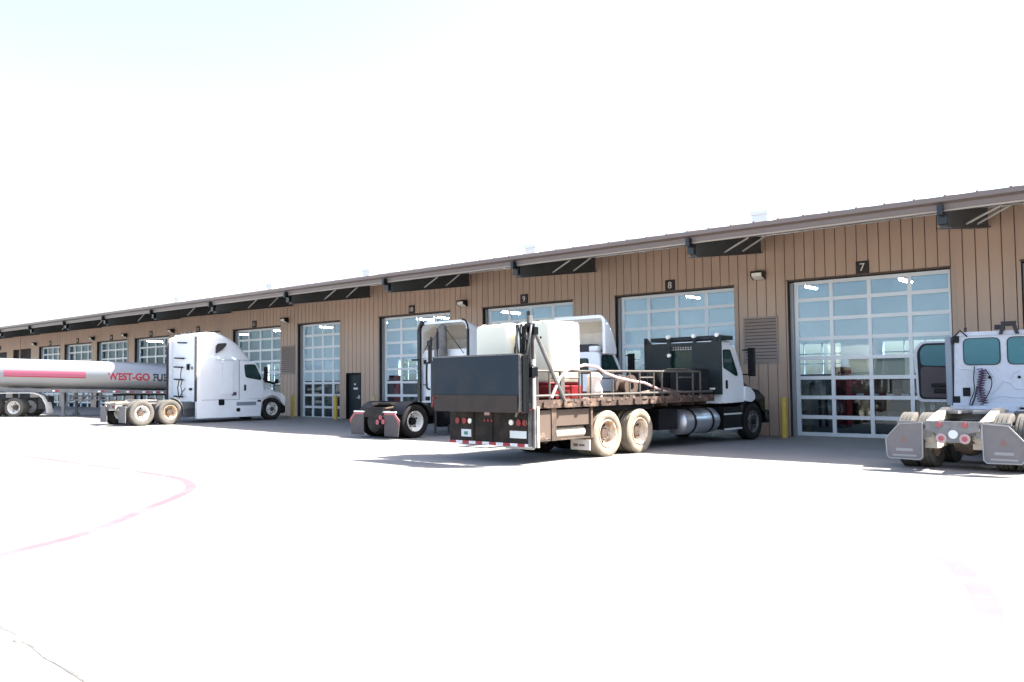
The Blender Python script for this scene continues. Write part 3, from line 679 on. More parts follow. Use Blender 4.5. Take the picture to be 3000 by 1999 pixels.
# lift mast with rams and hoses at the rear right corner
ma = part('lift_mast', MB().box(1.13, 1.20, -3.50, -3.41, 0.36, 2.93).box(1.00, 1.045, -3.52, -3.46, 1.05, 2.70).box(1.215, 1.27, -3.46, -3.40, 0.34, 2.62), 'steelgrey', fb)
part('mast_head', MB().box(1.10, 1.23, -3.53, -3.38, 2.60, 2.78).box(1.12, 1.16, -3.50, -3.44, 2.78, 3.02).box(1.22, 1.32, -3.5, -3.38, 2.55, 2.70), 'blackgloss', ma)
part('mast_ram', MB().cyl((1.08, -3.56, 1.15), (1.10, -3.54, 2.55), 0.045, 12).cyl((1.20, -3.58, 1.5), (1.19, -3.55, 2.45), 0.035, 12), 'black', ma)
part('mast_rod', MB().cyl((1.08, -3.56, 1.02), (1.08, -3.56, 1.2), 0.025, 10).cyl((1.03, -3.62, 1.45), (1.05, -3.58, 2.3), 0.02, 10).cyl((1.29, -3.50, 1.1), (1.29, -3.50, 1.7), 0.03), 'pale_steel', ma)
hz = MB()
for k, (xa, xb) in enumerate(((1.02, 1.18), (1.10, 1.24), (1.16, 1.06), (1.22, 1.14), (1.05, 1.22))):
    pts = [(xa + (xb - xa) * t + 0.06 * math.sin(t * 5 + k * 1.7), -3.60 - 0.07 * math.sin(t * 3.14) - 0.03 * math.cos(t * 7 + k), 2.72 - t * (1.45 + 0.12 * k)) for t in [i / 14 for i in range(15)]]
    hz.tube(pts, 0.016 + 0.003 * (k % 2), 6)
part('mast_hose', hz, 'rubber', ma)
rh = random.Random(11)
for k in range(7):
    xa = 0.98 + 0.34 * rh.random(); pts = [(xa + rh.uniform(-.07, .07) + 0.05 * math.sin(i + k), -3.58 - rh.uniform(0, .10), 2.75 - i * (0.20 + 0.02 * k)) for i in range(6 + k % 2)]
    part('mast_hose', MB().tube(smooth(pts), 0.013 + 0.006 * (k % 3), 6), ('rubber', 'steelgrey', 'black', 'trimgrey')[k % 4], ma)
part('valve_block', MB().box(1.16, 1.34, -3.58, -3.42, 1.72, 1.92).box(1.10, 1.2, -3.62, -3.5, 1.9, 2.0), 'blackgloss', ma, 0.01)
part('mast_fitting', MB().box(1.24, 1.30, -3.52, -3.45, 1.95, 2.06).box(1.02, 1.12, -3.6, -3.5, 1.10, 1.18), 'pale_steel', ma)
part('mast_brace', MB().tube([(1.20, -3.40, 2.70), (1.24, -2.50, 1.20)], 0.04), 'steelgrey', ma)
part('corner_post', MB().box(1.215, 1.29, -3.40, -3.34, 0.34, 1.14), 'dusty', fb)
# boxes below the deck
tb = part('side_box', MB().box(0.65, 1.17, -3.30, -2.86, 0.47, 1.06), 'toolbox', fb, 0.01)
part('side_box', MB().box(0.65, 1.15, -2.70, -1.60, 0.72, 1.06), 'toolbox', fb, 0.01)
part('box_post', MB().box(1.10, 1.19, -2.86, -2.72, 0.44, 1.10).box(1.10, 1.19, -1.60, -1.54, 0.44, 1.10), 'rusty', fb)
part('air_tank', MB().lathe([(-2.66, 0), (-2.66, 0.09), (-2.60, 0.13), (-1.70, 0.13), (-1.64, 0.09), (-1.64, 0)], (0.98, 0, 0.57), 'y', 18), 'dusty', fb)
part('under_shelf', MB().box(0.6, 1.17, -3.30, -1.56, 0.44, 0.468), 'rusty', fb)
fl = part('mudflap', MB().box(0.72, 1.24, -1.72, -1.70, 0.18, 0.40), 'hosewhite', fb)
part('mudflap_print', MB().box(0.80, 0.92, -1.726, -1.72, 0.25, 0.31).box(0.95, 1.10, -1.726, -1.72, 0.26, 0.30), 'flapred', fl)
# load deck front box
part('deck_box', MB().box(-1.05, 1.08, 2.75, 3.42, 1.25, 1.92), 'black', fb, 0.02)
# headache rack
hw_ = 1.19; y0, y1 = 3.80, 3.86
rk = MB().box(-hw_, -0.34, y0, y1, 1.25, 2.63).box(0.33, hw_, y0, y1, 1.25, 2.63).box(-0.34, 0.33, y0, y1, 1.25, 1.93).box(-0.34, 0.33, y0, y1, 2.53, 2.63)
for i in range(9): rk.box(-0.30 + i * 0.077, -0.285 + i * 0.077, y0 + 0.02, y0 + 0.035, 2.42, 2.53)
for i in range(2): rk.box(-0.34, 0.33, y0 + 0.02, y0 + 0.035, 2.42 + i * 0.055, 2.432 + i * 0.055)
for x in (-hw_ + 0.06, -0.40, 0.40, hw_ - 0.08):
    rk.prism([(x - 0.05, 2.63), (x + 0.05, 2.63), (x + 0.03, 2.76), (x - 0.03, 2.76)], 'y', y0, y1)
rk.prism([(hw_ - 0.28, 2.63), (hw_, 2.63), (hw_, 2.80), (hw_ - 0.10, 2.80)], 'y', y0, y1).prism([(-hw_, 2.63), (-hw_ + 0.22, 2.63), (-hw_ + 0.08, 2.80), (-hw_, 2.80)], 'y', y0, y1)
rko = part('headache_rack', rk, 'rack', fb)
for x in (-0.40, 0.40, hw_ - 0.10): part('work_light', MB().cyl((x, 3.76, 2.80), (x, 3.84, 2.80), 0.055, 14), 'lamp', rko)
part('work_light', MB().cyl((-0.36, 3.74, 2.30), (-0.36, 3.80, 2.30), 0.05, 14), 'lamp', rko)
part('work_light', MB().box(0.86, 1.02, 3.70, 3.78, 1.38, 1.43), 'lamp', rko)
# cab
cb = MB().loft([sec(3.93, 1.13, 1.08, 1.02, 2.66, 0.04, 0.16), sec(4.60, 1.13, 1.08, 1.02, 2.68, 0.04, 0.16), sec(4.78, 1.12, 1.03, 1.02, 2.40, 0.04, 0.14), sec(5.12, 1.10, 0.98, 1.02, 1.80, 0.04, 0.12)])
cab_ = part('cab', cb, 'white', fb)
hd = MB().loft([sec(5.10, 1.06, 0.90, 0.95, 1.78, 0.05, 0.22), sec(5.7, 1.00, 0.80, 0.95, 1.68, 0.05, 0.25), sec(6.25, 0.95, 0.72, 0.80, 1.52, 0.05, 0.25), sec(6.38, 0.85, 0.62, 0.85, 1.38, 0.05, 0.2)])
part('hood', hd, 'blackgloss', fb)
part('bumper', MB().box(-1.15, 1.15, 6.30, 6.48, 0.42, 0.78), 'blackgloss', fb, 0.03)
for s in (1, -1):
    fp = [(4.88, 0.95), (4.9, 0.80)] + [(5.46 + 0.60 * math.cos(R(a)), 0.50 + 0.60 * math.sin(R(a))) for a in range(160, 10, -15)] + [(6.2, 0.72), (6.2, 1.15), (5.8, 1.36), (5.12, 1.42), (5.10, 1.02)]
    part('fender', slab(fp, s * 0.86, s * 1.17), 'blackgloss', fb, 0.02)
    part('cowl_panel', slab(rpoly([(5.06, 1.06), (5.40, 1.02), (5.62, 1.10), (5.60, 1.26), (5.36, 1.42), (5.06, 1.46)], 0.06), s * 1.06, s * 1.182), 'white', fb, 0.01)
    dr = part('door', slab(rpoly([(3.95, 1.02), (3.95, 2.52), (4.60, 2.54), (5.02, 1.75), (5.08, 1.04)], 0.06), s * 1.10, s * 1.142), 'white', fb)
    side_window(dr, [(4.00, 2.40), (4.36, 2.40), (4.72, 1.80), (4.66, 1.74), (4.02, 1.96)], s * 1.142, 'carglass')
    part('handle', MB().box(s * 1.142, s * 1.165, 4.10, 4.18, 1.40, 1.62), 'black', dr)
    mirror(fb, s * 1.12, 5.05, 1.72, 2.48, 0.26)
    part('step', MB().box(s * 0.8, s * 1.16, 3.93, 4.86, 0.34, 0.92), 'black', fb)
    part('step_tread', MB().box(s * 1.05, s * 1.19, 3.95, 4.84, 0.72, 0.76).box(s * 1.05, s * 1.19, 3.95, 4.84, 0.33, 0.37), 'pale_steel', fb)
part('windshield', MB().add([(-0.95, 4.83, 2.36), (0.95, 4.83, 2.36), (0.9, 5.16, 1.82), (-0.9, 5.16, 1.82)], [(0, 1, 2, 3)]), 'carglass', cab_)
rear_window(cab_, [(-0.42, 1.85), (0.5, 1.85), (0.5, 2.42), (-0.42, 2.42)], 3.93, 'carglass')
part('roof_visor', MB().box(-1.08, 1.10, 3.95, 4.62, 2.69, 2.80), 'rack', cab_, 0.02)
for s in (1, -1):
    ft = part('fuel_tank', MB().lathe([(2.10, 0), (2.11, 0.22), (2.16, 0.30), (2.20, 0.315), (3.72, 0.315), (3.76, 0.30), (3.80, 0.2), (3.80, 0)], (s * 0.86, 0, 0.60), 'y', 32), 'polished', fb)
    part('tank_strap', MB().lathe([(2.52, 0.318), (2.52, 0.328), (2.60, 0.328), (2.60, 0.318)], (s * 0.86, 0, 0.60), 'y', 32).lathe([(3.36, 0.318), (3.36, 0.328), (3.44, 0.328), (3.44, 0.318)], (s * 0.86, 0, 0.60), 'y', 32), 'black', ft)
part('front_skirt', MB().box(-1.0, 1.0, 1.2, 2.0, 0.45, 0.95), 'black', fb)
# load: two white tanks on red cradles, hose
def load_box(name, x0, x1, y0, y1, z0, z1, r, m, label, cat, group=None, lid=True):
    root = thing(name, label, cat, fb.matrix_basis @ Vector(((x0 + x1) / 2, (y0 + y1) / 2, z0)), 3.1, group)
    cx, cy = (x0 + x1) / 2, (y0 + y1) / 2
    secs = [[(x - cx, y - cy, z) for x, y in rrect(x0 + i, x1 - i, y0 + i, y1 - i, r)] for z, i in ((0, 0.03), (0.05, 0), (z1 - z0 - 0.06, 0), (z1 - z0 - 0.015, 0.02), (z1 - z0, 0.07))]
    part('body', MB().loft(secs), m, root, sharp=50); return root
bpy.context.view_layer.update()
GT = 'white plastic tanks on the flatbed'
t1 = load_box('water_tank', X(-2.35), X(-1.30), -2.78, -1.72, 1.62, 2.86, 0.14, 'poly', 'white plastic tank on the flatbed, left of the lift mast above the liftgate', 'tank', GT)
t2 = load_box('water_tank', X(-1.20), X(-0.17), -2.70, -1.72, 1.62, 2.88, 0.12, 'poly', 'white plastic tank on the flatbed, right of the lift mast behind the brace', 'tank', GT)
for t in (t1, t2):
    part('lid', MB().lathe([(1.24, 0.2), (1.27, 0.2), (1.30, 0.16), (1.30, 0)], (0, 0, 0), 'z', 20), 'poly', t)
    rbs = MB()
    for k in (-0.3, 0.0, 0.3): rbs.box(k - 0.03, k + 0.03, -0.50, 0.50, 1.225, 1.265)
    part('top_rib', rbs, 'poly', t)
part('fill_port', MB().cyl((0.24, -0.505, 0.92), (0.24, -0.47, 0.92), 0.025, 10), 'black', t2)
part('level_strip', MB().box(0.517, 0.522, -0.20, -0.17, 0.0, 1.0), 'dusty', t2)
GC = 'red tank cradles on the flatbed deck'
for (xa, xb, lab) in ((X(-2.38), X(-1.27), 'red cradle under the left white tank, mostly hidden by the liftgate'), (X(-1.23), X(-0.14), 'red cradle under the right white tank behind the side rail')):
    root = thing('tank_cradle', lab, 'cradle', fb.matrix_basis @ Vector(((xa + xb) / 2, -2.24, 1.246)), 3.1, GC)
    hwx = (xb - xa) / 2
    part('tray', MB().box(-hwx, hwx, -0.54, 0.52, 0.02, 0.30).box(-hwx + 0.05, hwx - 0.05, -0.5, 0.48, 0.30, 0.372), 'polyred', root, 0.02)
    part('valve', MB().cyl((hwx, -0.1, 0.1), (hwx + 0.08, -0.1, 0.1), 0.04, 12).box(hwx + 0.05, hwx + 0.07, -0.16, -0.04, 0.13, 0.18), 'black', root)
def thing_mesh(name, mb, m, label, cat, group=None, loc=None):
    o = part(name, mb, m, None); 
    if loc is not None: o.matrix_basis = loc
    return tag(o, label, cat, group)
FM = fb.matrix_basis.copy()
thing_mesh('hose', MB().tube([(1.22, -2.9, 1.30), (1.23, -2.65, 1.7), (1.24, -2.4, 1.87), (1.24, -1.85, 1.97), (1.24, -1.45, 1.93), (1.23, -1.15, 1.80), (1.22, -0.7, 1.70), (1.2, -0.1, 1.62), (1.16, 0.4, 1.58), (1.14, 0.9, 1.45), (1.1, 1.5, 1.33), (1.0, 2.2, 1.28)], 0.032, 10), 'hosepink', 'thick pale pink hose looped over the flatbed side rail', 'hose', None, FM)
bag = []
for z, k in ((0, 0.7), (0.04, 1), (0.18, 1.15), (0.34, 0.9), (0.48, 1.0), (0.58, 0.5), (0.60, 0.2)):
    bag.append([(0.15 * k * math.cos(t) * (1 + 0.2 * math.sin(3 * t + z * 9)), 0.16 * k * math.sin(t) * (1 + 0.15 * math.cos(2 * t + z * 11)), z) for t in [2 * math.pi * i / 14 for i in range(14)]])
thing_mesh('sack', MB().loft(bag), 'hosewhite', 'white sack standing on the flatbed deck beside the loose hose', 'sack', None, FM @ Matrix.Translation((0.98, -1.2, 1.247)))
thing_mesh('hose_reel', MB().lathe([(-0.14, 0.10), (-0.14, 0.26), (-0.11, 0.26), (-0.11, 0.14), (0.11, 0.14), (0.11, 0.26), (0.14, 0.26), (0.14, 0.10)], axis='x', n=24, closed=True), 'hub', 'rusty brown hose reel on the flatbed deck ahead of the sack', 'hose reel', None, FM @ Matrix.Translation((0.7, 0.35, 1.51)))
thing_mesh('drum', MB().lathe([(0, 0), (0, 0.27), (0.02, 0.285), (0.28, 0.28), (0.30, 0.29), (0.58, 0.28), (0.60, 0.285), (0.60, 0.0)], axis='z', n=28), 'blackgloss', 'low black drum on the flatbed between the hose reel and deck box', 'drum', None, FM @ Matrix.Translation((0.55, 1.9, 1.247)))
thing_mesh('pipe_length', MB().tube([(0.95, 0.5, 1.33), (1.0, 1.4, 1.42), (1.05, 2.5, 1.28)], 0.05, 12), 'deck', 'rusty bent pipe lying on the deck along the right rail', 'pipe', None, FM)

# ================================================================== white sleeper tractor
th = R(-1); so_ = Vector((-33.67 * 0.94, -23.445 + 16.745 * 0.94, 0.085)) - 0.94 * Vector((math.cos(th), -math.sin(th), 0)) * 1.21
sm = thing('sleeper_tractor', 'white sleeper tractor with tall smooth roof parked nose to the wall', 'truck', so_, -1); sm.scale = (0.94, 0.94, 0.95)
chassis(sm, -1.42, 5.6, 0.62, 0.92, 0.43, 'framegrey', 8)
for y, rm in ((-0.66, 'rimwhite'), (0.55, 'rimtan')):
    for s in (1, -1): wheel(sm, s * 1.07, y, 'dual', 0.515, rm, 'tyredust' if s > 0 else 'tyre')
    axle(sm, y, 0.5, m='framegrey')
for s in (1, -1): wheel(sm, s * 1.03, 5.50, 'front', 0.515, 'rimwhite', 'tyre', 'hub')
part('fifth_wheel', MB().prism([(-0.45, -0.45), (-0.12, -0.75), (-0.06, -0.3), (0.06, -0.3), (0.12, -0.75), (0.45, -0.45), (0.45, 0.35), (-0.45, 0.35)], 'z', 0.98, 1.04).box(-0.4, 0.4, -0.15, 0.15, 0.88, 0.98), 'framegrey', sm)
part('frame_ramp', MB().box(-0.50, -0.36, -1.42, -0.6, 0.92, 0.97).box(0.36, 0.50, -1.42, -0.6, 0.92, 0.97).box(-0.5, 0.5, 0.6, 1.0, 0.92, 0.98), 'dusty', sm)
bags = MB()
for s in (1, -1):
    for y in (-1.05, 0.15): bags.lathe([(0.55, 0.0), (0.55, 0.13), (0.62, 0.15), (0.80, 0.15), (0.86, 0.12), (0.86, 0)], (s * 0.62, y, 0), 'z', 14)
part('air_bag', bags, 'rubber', sm)
for s in (1, -1):
    fl_ = part('mudflap', slab([(0, 0), (0.02, 0), (0.02, 0.62), (0, 0.62)], s * 0.52, s * 1.10), 'flap', sm); fl_.location = (0, -1.30, 0.14)
    part('flap_bracket', MB().box(s * 0.42, s * 1.12, -1.32, -1.26, 0.76, 0.80), 'framegrey', sm)
    part('quarter_fender', MB().loft([[(xx, 0.55 + (0.60 + d) * math.cos(R(a)), 0.515 + (0.60 + d) * math.sin(R(a))) for xx, d in ((s * 0.70, 0), (s * 1.15, 0), (s * 1.15, 0.025), (s * 0.70, 0.025))] for a in range(-10, 75, 12)]), 'framegrey', sm)
    part('rear_lamp', MB().cyl((s * 0.3, -1.46, 0.78), (s * 0.3, -1.42, 0.78), 0.05, 14), 'red', sm)
# sleeper and cab shell
prof = [(1.90, 3.84, 1.205, 1.14, .20), (2.30, 3.91, 1.21, 1.13, .24), (2.70, 3.91, 1.21, 1.11, .28), (3.05, 3.83, 1.21, 1.08, .30), (3.35, 3.72, 1.21, 1.06, .32), (3.68, 3.57, 1.21, 1.03, .34), (3.98, 3.38, 1.205, 1.0, .36), (4.25, 3.10, 1.20, 0.99, .34), (4.48, 2.80, 1.18, 0.98, .28), (4.66, 2.50, 1.16, 0.97, .2)]
body = MB().loft([sec(y, hb, ht, 0.90, z, 0.05, r, 7) for y, z, hb, ht, r in prof] + [sec(4.98, 1.12, 0.93, 0.92, 2.12, 0.05, .14, 7), sec(5.30, 1.08, 0.88, 0.95, 1.80, 0.05, .14, 7)])
cabs = part('cab', body, 'white', sm, sharp=40)
hood = MB().loft([sec(5.16, 1.08, 0.84, 0.95, 1.86, 0.05, .30, 7), sec(5.55, 1.06, 0.76, 0.92, 1.78, 0.05, .34, 7), sec(5.88, 1.02, 0.66, 0.88, 1.60, 0.05, .34, 7), sec(6.10, 0.96, 0.58, 0.80, 1.32, 0.05, .28, 7), sec(6.24, 0.88, 0.52, 0.72, 1.02, 0.05, .2, 7)])
ho = part('hood', hood, 'white', sm, sharp=40)
part('grille', MB().box(-0.5, 0.5, 6.10, 6.27, 0.75, 1.15), 'black', ho)
for s in (1, -1):
    fp = [(4.92, 0.92), (4.95, 0.55)] + [(5.50 + 0.60 * math.cos(R(a)), 0.515 + 0.60 * math.sin(R(a))) for a in range(172, 20, -13)] + [(6.20, 0.62), (6.24, 0.95), (6.05, 1.22), (5.5, 1.32), (5.0, 1.36)]
    part('fender', slab(fp, s * 0.78, s * 1.175), 'white', sm, 0.03)
    part('headlight', slab(rpoly([(6.02, 0.92), (6.22, 0.86), (6.20, 1.05), (6.02, 1.16)], 0.05), s * 0.9, s * 1.185), 'lamp', sm)
    skt = part('side_skirt', slab([(1.72, 0.20), (4.86, 0.20), (4.90, 0.62), (4.94, 0.94), (1.72, 0.96)], s * 1.06, s * 1.22), 'white', sm, 0.012)
    part('skirt_step', MB().box(s * 1.14, s * 1.222, 3.62, 4.62, 0.70, 0.86), 'seam', skt)
    part('filler_cap', slab(rpoly([(2.74, 0.74), (3.02, 0.74), (3.02, 1.0), (2.74, 1.0)], 0.05), s * 1.20, s * 1.232), 'black', skt)
    part('filler_cap', slab(rpoly([(3.62, 0.44), (3.80, 0.44), (3.80, 0.60), (3.62, 0.60)], 0.05), s * 1.20, s * 1.232), 'black', skt)
    part('step_slot', slab([(4.66, 0.86), (4.88, 0.84), (4.86, 0.92), (4.7, 0.93)], s * 1.19, s * 1.226), 'black', skt)
    dr = part('door', slab(rpoly([(3.78, 0.98), (3.78, 2.66), (4.55, 2.66), (4.98, 1.95), (5.06, 1.0)], 0.08), s * 1.13, s * 1.205), 'white', sm, 0.01)
    side_window(dr, [(4.02, 2.50), (4.56, 2.50), (4.88, 1.92), (4.82, 1.84), (4.10, 1.96)], s * 1.205, 'carglass', 'black', 0.08)
    part('handle', MB().box(s * 1.20, s * 1.225, 4.0, 4.10, 1.36, 1.62), 'black', dr, 0.01)
    part('panel_seam', MB().box(s * 1.19, s * 1.214, 3.755, 3.772, 0.95, 2.70).box(s * 1.19, s * 1.214, 2.6, 4.45, 2.70, 2.714).box(s * 1.19, s * 1.214, 1.95, 3.75, 0.965, 0.985), 'seam', cabs)
    part('roof_window', slab(rpoly([(2.62, 2.98), (2.62, 3.30), (2.72, 3.42), (3.10, 3.45), (3.12, 3.36), (2.90, 3.15)], 0.05), s * 1.15, s * 1.213), 'trimgrey', cabs)
    part('side_extender', slab([(1.70, 0.98), (1.93, 0.98), (1.93, 3.76), (1.70, 3.66)], s * 1.19, s * 1.215), 'white', cabs)
    part('extender_edge', MB().box(s * 1.165, s * 1.225, 1.62, 1.71, 0.92, 3.68), 'trimgrey', cabs)
    part('locker_door', slab(rpoly([(2.95, 1.2), (3.45, 1.2), (3.45, 2.6), (2.95, 2.6)], 0.06), s * 1.19, s * 1.213), 'white', cabs)
    mirror(sm, s * 1.16, 5.02, 1.75, 2.42, 0.20)
    part('hood_mirror', MB().tube([(s * 0.95, 5.75, 1.55), (s * 1.12, 5.80, 1.82)], 0.018).box(s * 1.05, s * 1.18, 5.72, 5.84, 1.66, 1.86), 'black', sm, 0.02)
part('decal', slab([(3.40, 1.15), (3.62, 1.15), (3.62, 1.30), (3.40, 1.30)], 1.20, 1.2125), 'hosepurple', cabs)
part('windshield', MB().add([(-0.90, 4.70, 2.46), (0.90, 4.70, 2.46), (0.86, 5.32, 1.84), (-0.86, 5.32, 1.84)], [(0, 1, 2, 3)]), 'carglass', cabs)
part('hood_vent', slab([(5.35, 1.72), (5.78, 1.62), (5.78, 1.70), (5.36, 1.82)], 0.80, 0.97), 'black', ho)
part('bumper', MB().loft([sec(6.0, 1.10, 1.08, 0.28, 0.78, .05, .08), sec(6.3, 1.05, 1.03, 0.30, 0.75, .05, .08), sec(6.42, 0.85, 0.83, 0.34, 0.68, .05, .08)]), 'black', sm)
XS = lambda lat: lat + 1.21
hn = MB()
for a, b, z in ((-1.79, -1.13, 3.49), (-2.05, -1.30, 2.82), (-2.08, -1.40, 2.43), (-2.06, -1.39, 1.89), (-2.06, -1.39, 1.15)):
    hn.tube([(XS(a), 1.86, z), (XS(a) + .03, 1.78, z), (XS(b) - .03, 1.78, z - 0.03), (XS(b), 1.86, z - 0.03)], 0.032, 8)
part('grab_step', hn, 'black', cabs)
part('rear_fitting', MB().box(XS(-1.03), XS(-0.92), 1.80, 1.89, 2.28, 2.54).box(XS(-0.88), XS(-0.70), 1.84, 1.89, 1.40, 1.50).box(XS(-0.72), XS(-0.68), 1.86, 1.89, 2.3, 2.42), 'black', cabs)
part('air_line', MB().tube([(XS(-1.42), 1.80, 2.4), (XS(-1.40), 1.74, 2.1), (XS(-1.45), 1.78, 1.9)], 0.02).tube([(XS(-1.62), 1.80, 1.88), (XS(-1.60), 1.72, 1.5), (XS(-1.64), 1.80, 1.12)], 0.022).tube([(XS(-1.35), 1.80, 1.88), (XS(-1.27), 1.68, 1.6), (XS(-1.20), 1.7, 1.3), (XS(-1.0), 1.6, 1.1)], 0.02).tube([(XS(-1.1), 1.80, 1.5), (XS(-1.2), 1.7, 1.3), (XS(-1.25), 1.6, 1.05)], 0.018), 'rubber', cabs)
part('roof_marker', MB().box(-0.9, -0.6, 1.95, 2.1, 3.86, 3.90).box(0.2, 0.42, 1.95, 2.05, 3.88, 3.93).box(-0.3, 0.0, 2.0, 2.2, 3.90, 3.94), 'trimgrey', cabs)

# ================================================================== fuel tank trailer
tk = thing('tank_trailer', 'silver fuel tank trailer with pink-red stripe and lettering behind the sleeper tractor', 'tank trailer', (-43.2, -8.95, 0.23), 50)
tzb = lambda s: 1.317 - 0.0230 * s
tzt = lambda s: 2.725 - 0.0410 * s
TW = 1.0; TE = 2.15
def tank_pt(s, a, k=1.0):
    zc = (tzb(s) + tzt(s)) / 2; hz_ = (tzt(s) - tzb(s)) / 2 * k; e = 2 / TE; c, q = math.cos(a), math.sin(a)
    return (-TW + TW * k * math.copysign(abs(c) ** e, c), s, zc + hz_ * math.copysign(abs(q) ** e, q))
NA = 56
ss = [(-7.0, .35), (-6.9, .7), (-6.7, .9), (-6.4, 1)] + [(-6 + i * 0.95, 1) for i in range(14)] + [(7.3, 1), (7.5, .93), (7.62, .75), (7.68, .4)]
tko = part('tank', MB().loft([[tank_pt(s, 2 * math.pi * i / NA, k) for i in range(NA)] for s, k in ss]), 'tankalu', tk, sharp=50)
def on_tank(s, z):       # point on the right-hand skin of the tank
    zc = (tzb(s) + tzt(s)) / 2; hz_ = (tzt(s) - tzb(s)) / 2; q = min(1, abs((z - zc) / hz_)); return -TW + TW * (1 - q ** TE) ** (1 / TE)
def tank_patch(name, s0, s1, z0, z1, m, off=0.008, ns=16, nz=6):
    vs = []; mb = MB()
    for i in range(ns + 1):
        s = s0 + (s1 - s0) * i / ns; dz = -0.031 * (s - (s0 + s1) / 2)
        for j in range(nz + 1): z = z0 + (z1 - z0) * j / nz + dz; vs.append((on_tank(s, z) + off, s, z))
    return part(name, mb.add(vs, [(i * (nz + 1) + j, (i + 1) * (nz + 1) + j, (i + 1) * (nz + 1) + j + 1, i * (nz + 1) + j + 1) for i in range(ns) for j in range(nz)]), m, tko)
tank_patch('stripe', -0.44, 3.42, 1.87, 2.12, 'redstripe'); tank_patch('stripe_edge', -0.44, 3.42, 1.825, 1.866, 'redtext')
def tank_text(s, s0, zb, h, m, s1):
    me = text_mesh(s, h * 1.38, 0.003, 0.014); x0 = min(v.co.x for v in me.vertices); wd = max(v.co.x for v in me.vertices) - x0; st = (s1 - s0) / wd
    for v in me.vertices:
        a, b, c = v.co; q = s0 + (a - x0) * st; z = zb + b - 0.029 * (q - s0); v.co = (on_tank(q, z) + 0.014 + c, q, z)
    me.update(); link('lettering', me, m, tko)
tank_text('WEST-GO', 4.46, 1.69, 0.33, 'redtext', 6.42)
tank_text('FUEL', 6.58, 1.62, 0.33, 'navytext', 7.46)
rl = part('frame_rail', MB().loft([[(x, s, 1.25 - 0.0230 * s + z) for x, z in ((-0.22, -0.09), (-0.30, -0.09), (-0.30, 0.08), (-0.22, 0.08))] for s in (-6.5, 7.3)]), 'framegrey', tk)
part('frame_rail', MB().loft([[(x, s, 1.25 - 0.0230 * s + z) for x, z in ((-1.70, -0.09), (-1.78, -0.09), (-1.78, 0.08), (-1.70, 0.08))] for s in (-6.5, 7.3)]), 'framegrey', tk)
part('kingpin_plate', MB().box(-1.6, -0.4, 4.5, 7.0, 0.93, 1.03), 'frame', tk)
tp2, tw2 = MB(), MB()
for s in (1.75, 3.9, 4.6, 5.25, 6.0, 6.5, 6.85):
    z = 1.29 - 0.0230 * s; tw2.box(-0.216, -0.20, s, s + 0.13, z - 0.09, z - 0.02); tp2.box(-0.216, -0.20, s + 0.14, s + 0.30, z - 0.09, z - 0.02)
part('reflector_tape_red', tp2, 'tapered', rl); part('reflector_tape_white', tw2, 'tapewhite', rl)
for s in (0.04, -1.08):
    for x in (-0.16, -1.82): wheel(tk, x, s, 'dual', 0.44, 'rimwhite', 'tyredust').rotation_euler.z = 0 if x > -1 else math.pi
    part('axle', MB().cyl((-1.7, s, 0.44), (-0.3, s, 0.44), 0.06, 12), 'frame', tk)
fpts = [(-3.0, 1.09), (0.7, 1.09), (0.95, 1.07), (1.18, 1.00), (1.36, 0.86), (1.52, 0.56), (1.61, 0.15)]
part('fender', MB().loft([[(-0.55, s, z), (-0.03, s, z), (-0.03, s + 0.014, z + 0.04), (-0.55, s + 0.014, z + 0.04)] for s, z in fpts]), 'pale_steel', tk)
for x in (-0.38, -1.55):
    part('landing_leg', MB().box(x - 0.05, x + 0.05, 2.13, 2.23, 0.12, 1.12).box(x - 0.10, x + 0.10, 2.06, 2.30, 0.02, 0.12).tube([(x, 2.18, 0.4), (x, 2.8, 1.08)], 0.025), 'framegrey', tk)
part('leg_brace', MB().tube([(-0.38, 2.18, 0.6), (-1.55, 2.18, 0.6)], 0.026), 'framegrey', tk)
pp = MB()
for i in range(4):
    s = 2.7 + i * 0.42; pp.tube([(-0.40, s, 1.15), (-0.40, s, 0.84)], 0.045).tube([(-0.45, s, 0.84), (-0.18, s, 0.82)], 0.05)
part('outlet_pipe', pp, 'framegrey', tk)
part('hose_tube', MB().tube([(-0.36, 2.4, 0.94), (-0.36, 4.7, 0.90)], 0.03).tube([(-0.27, 2.4, 0.76), (-0.27, 4.7, 0.74)], 0.03), 'framegrey', tk)
part('valve_cabinet', MB().box(-0.8, -0.3, 1.05, 1.5, 0.35, 0.95), 'trimgrey', tk)

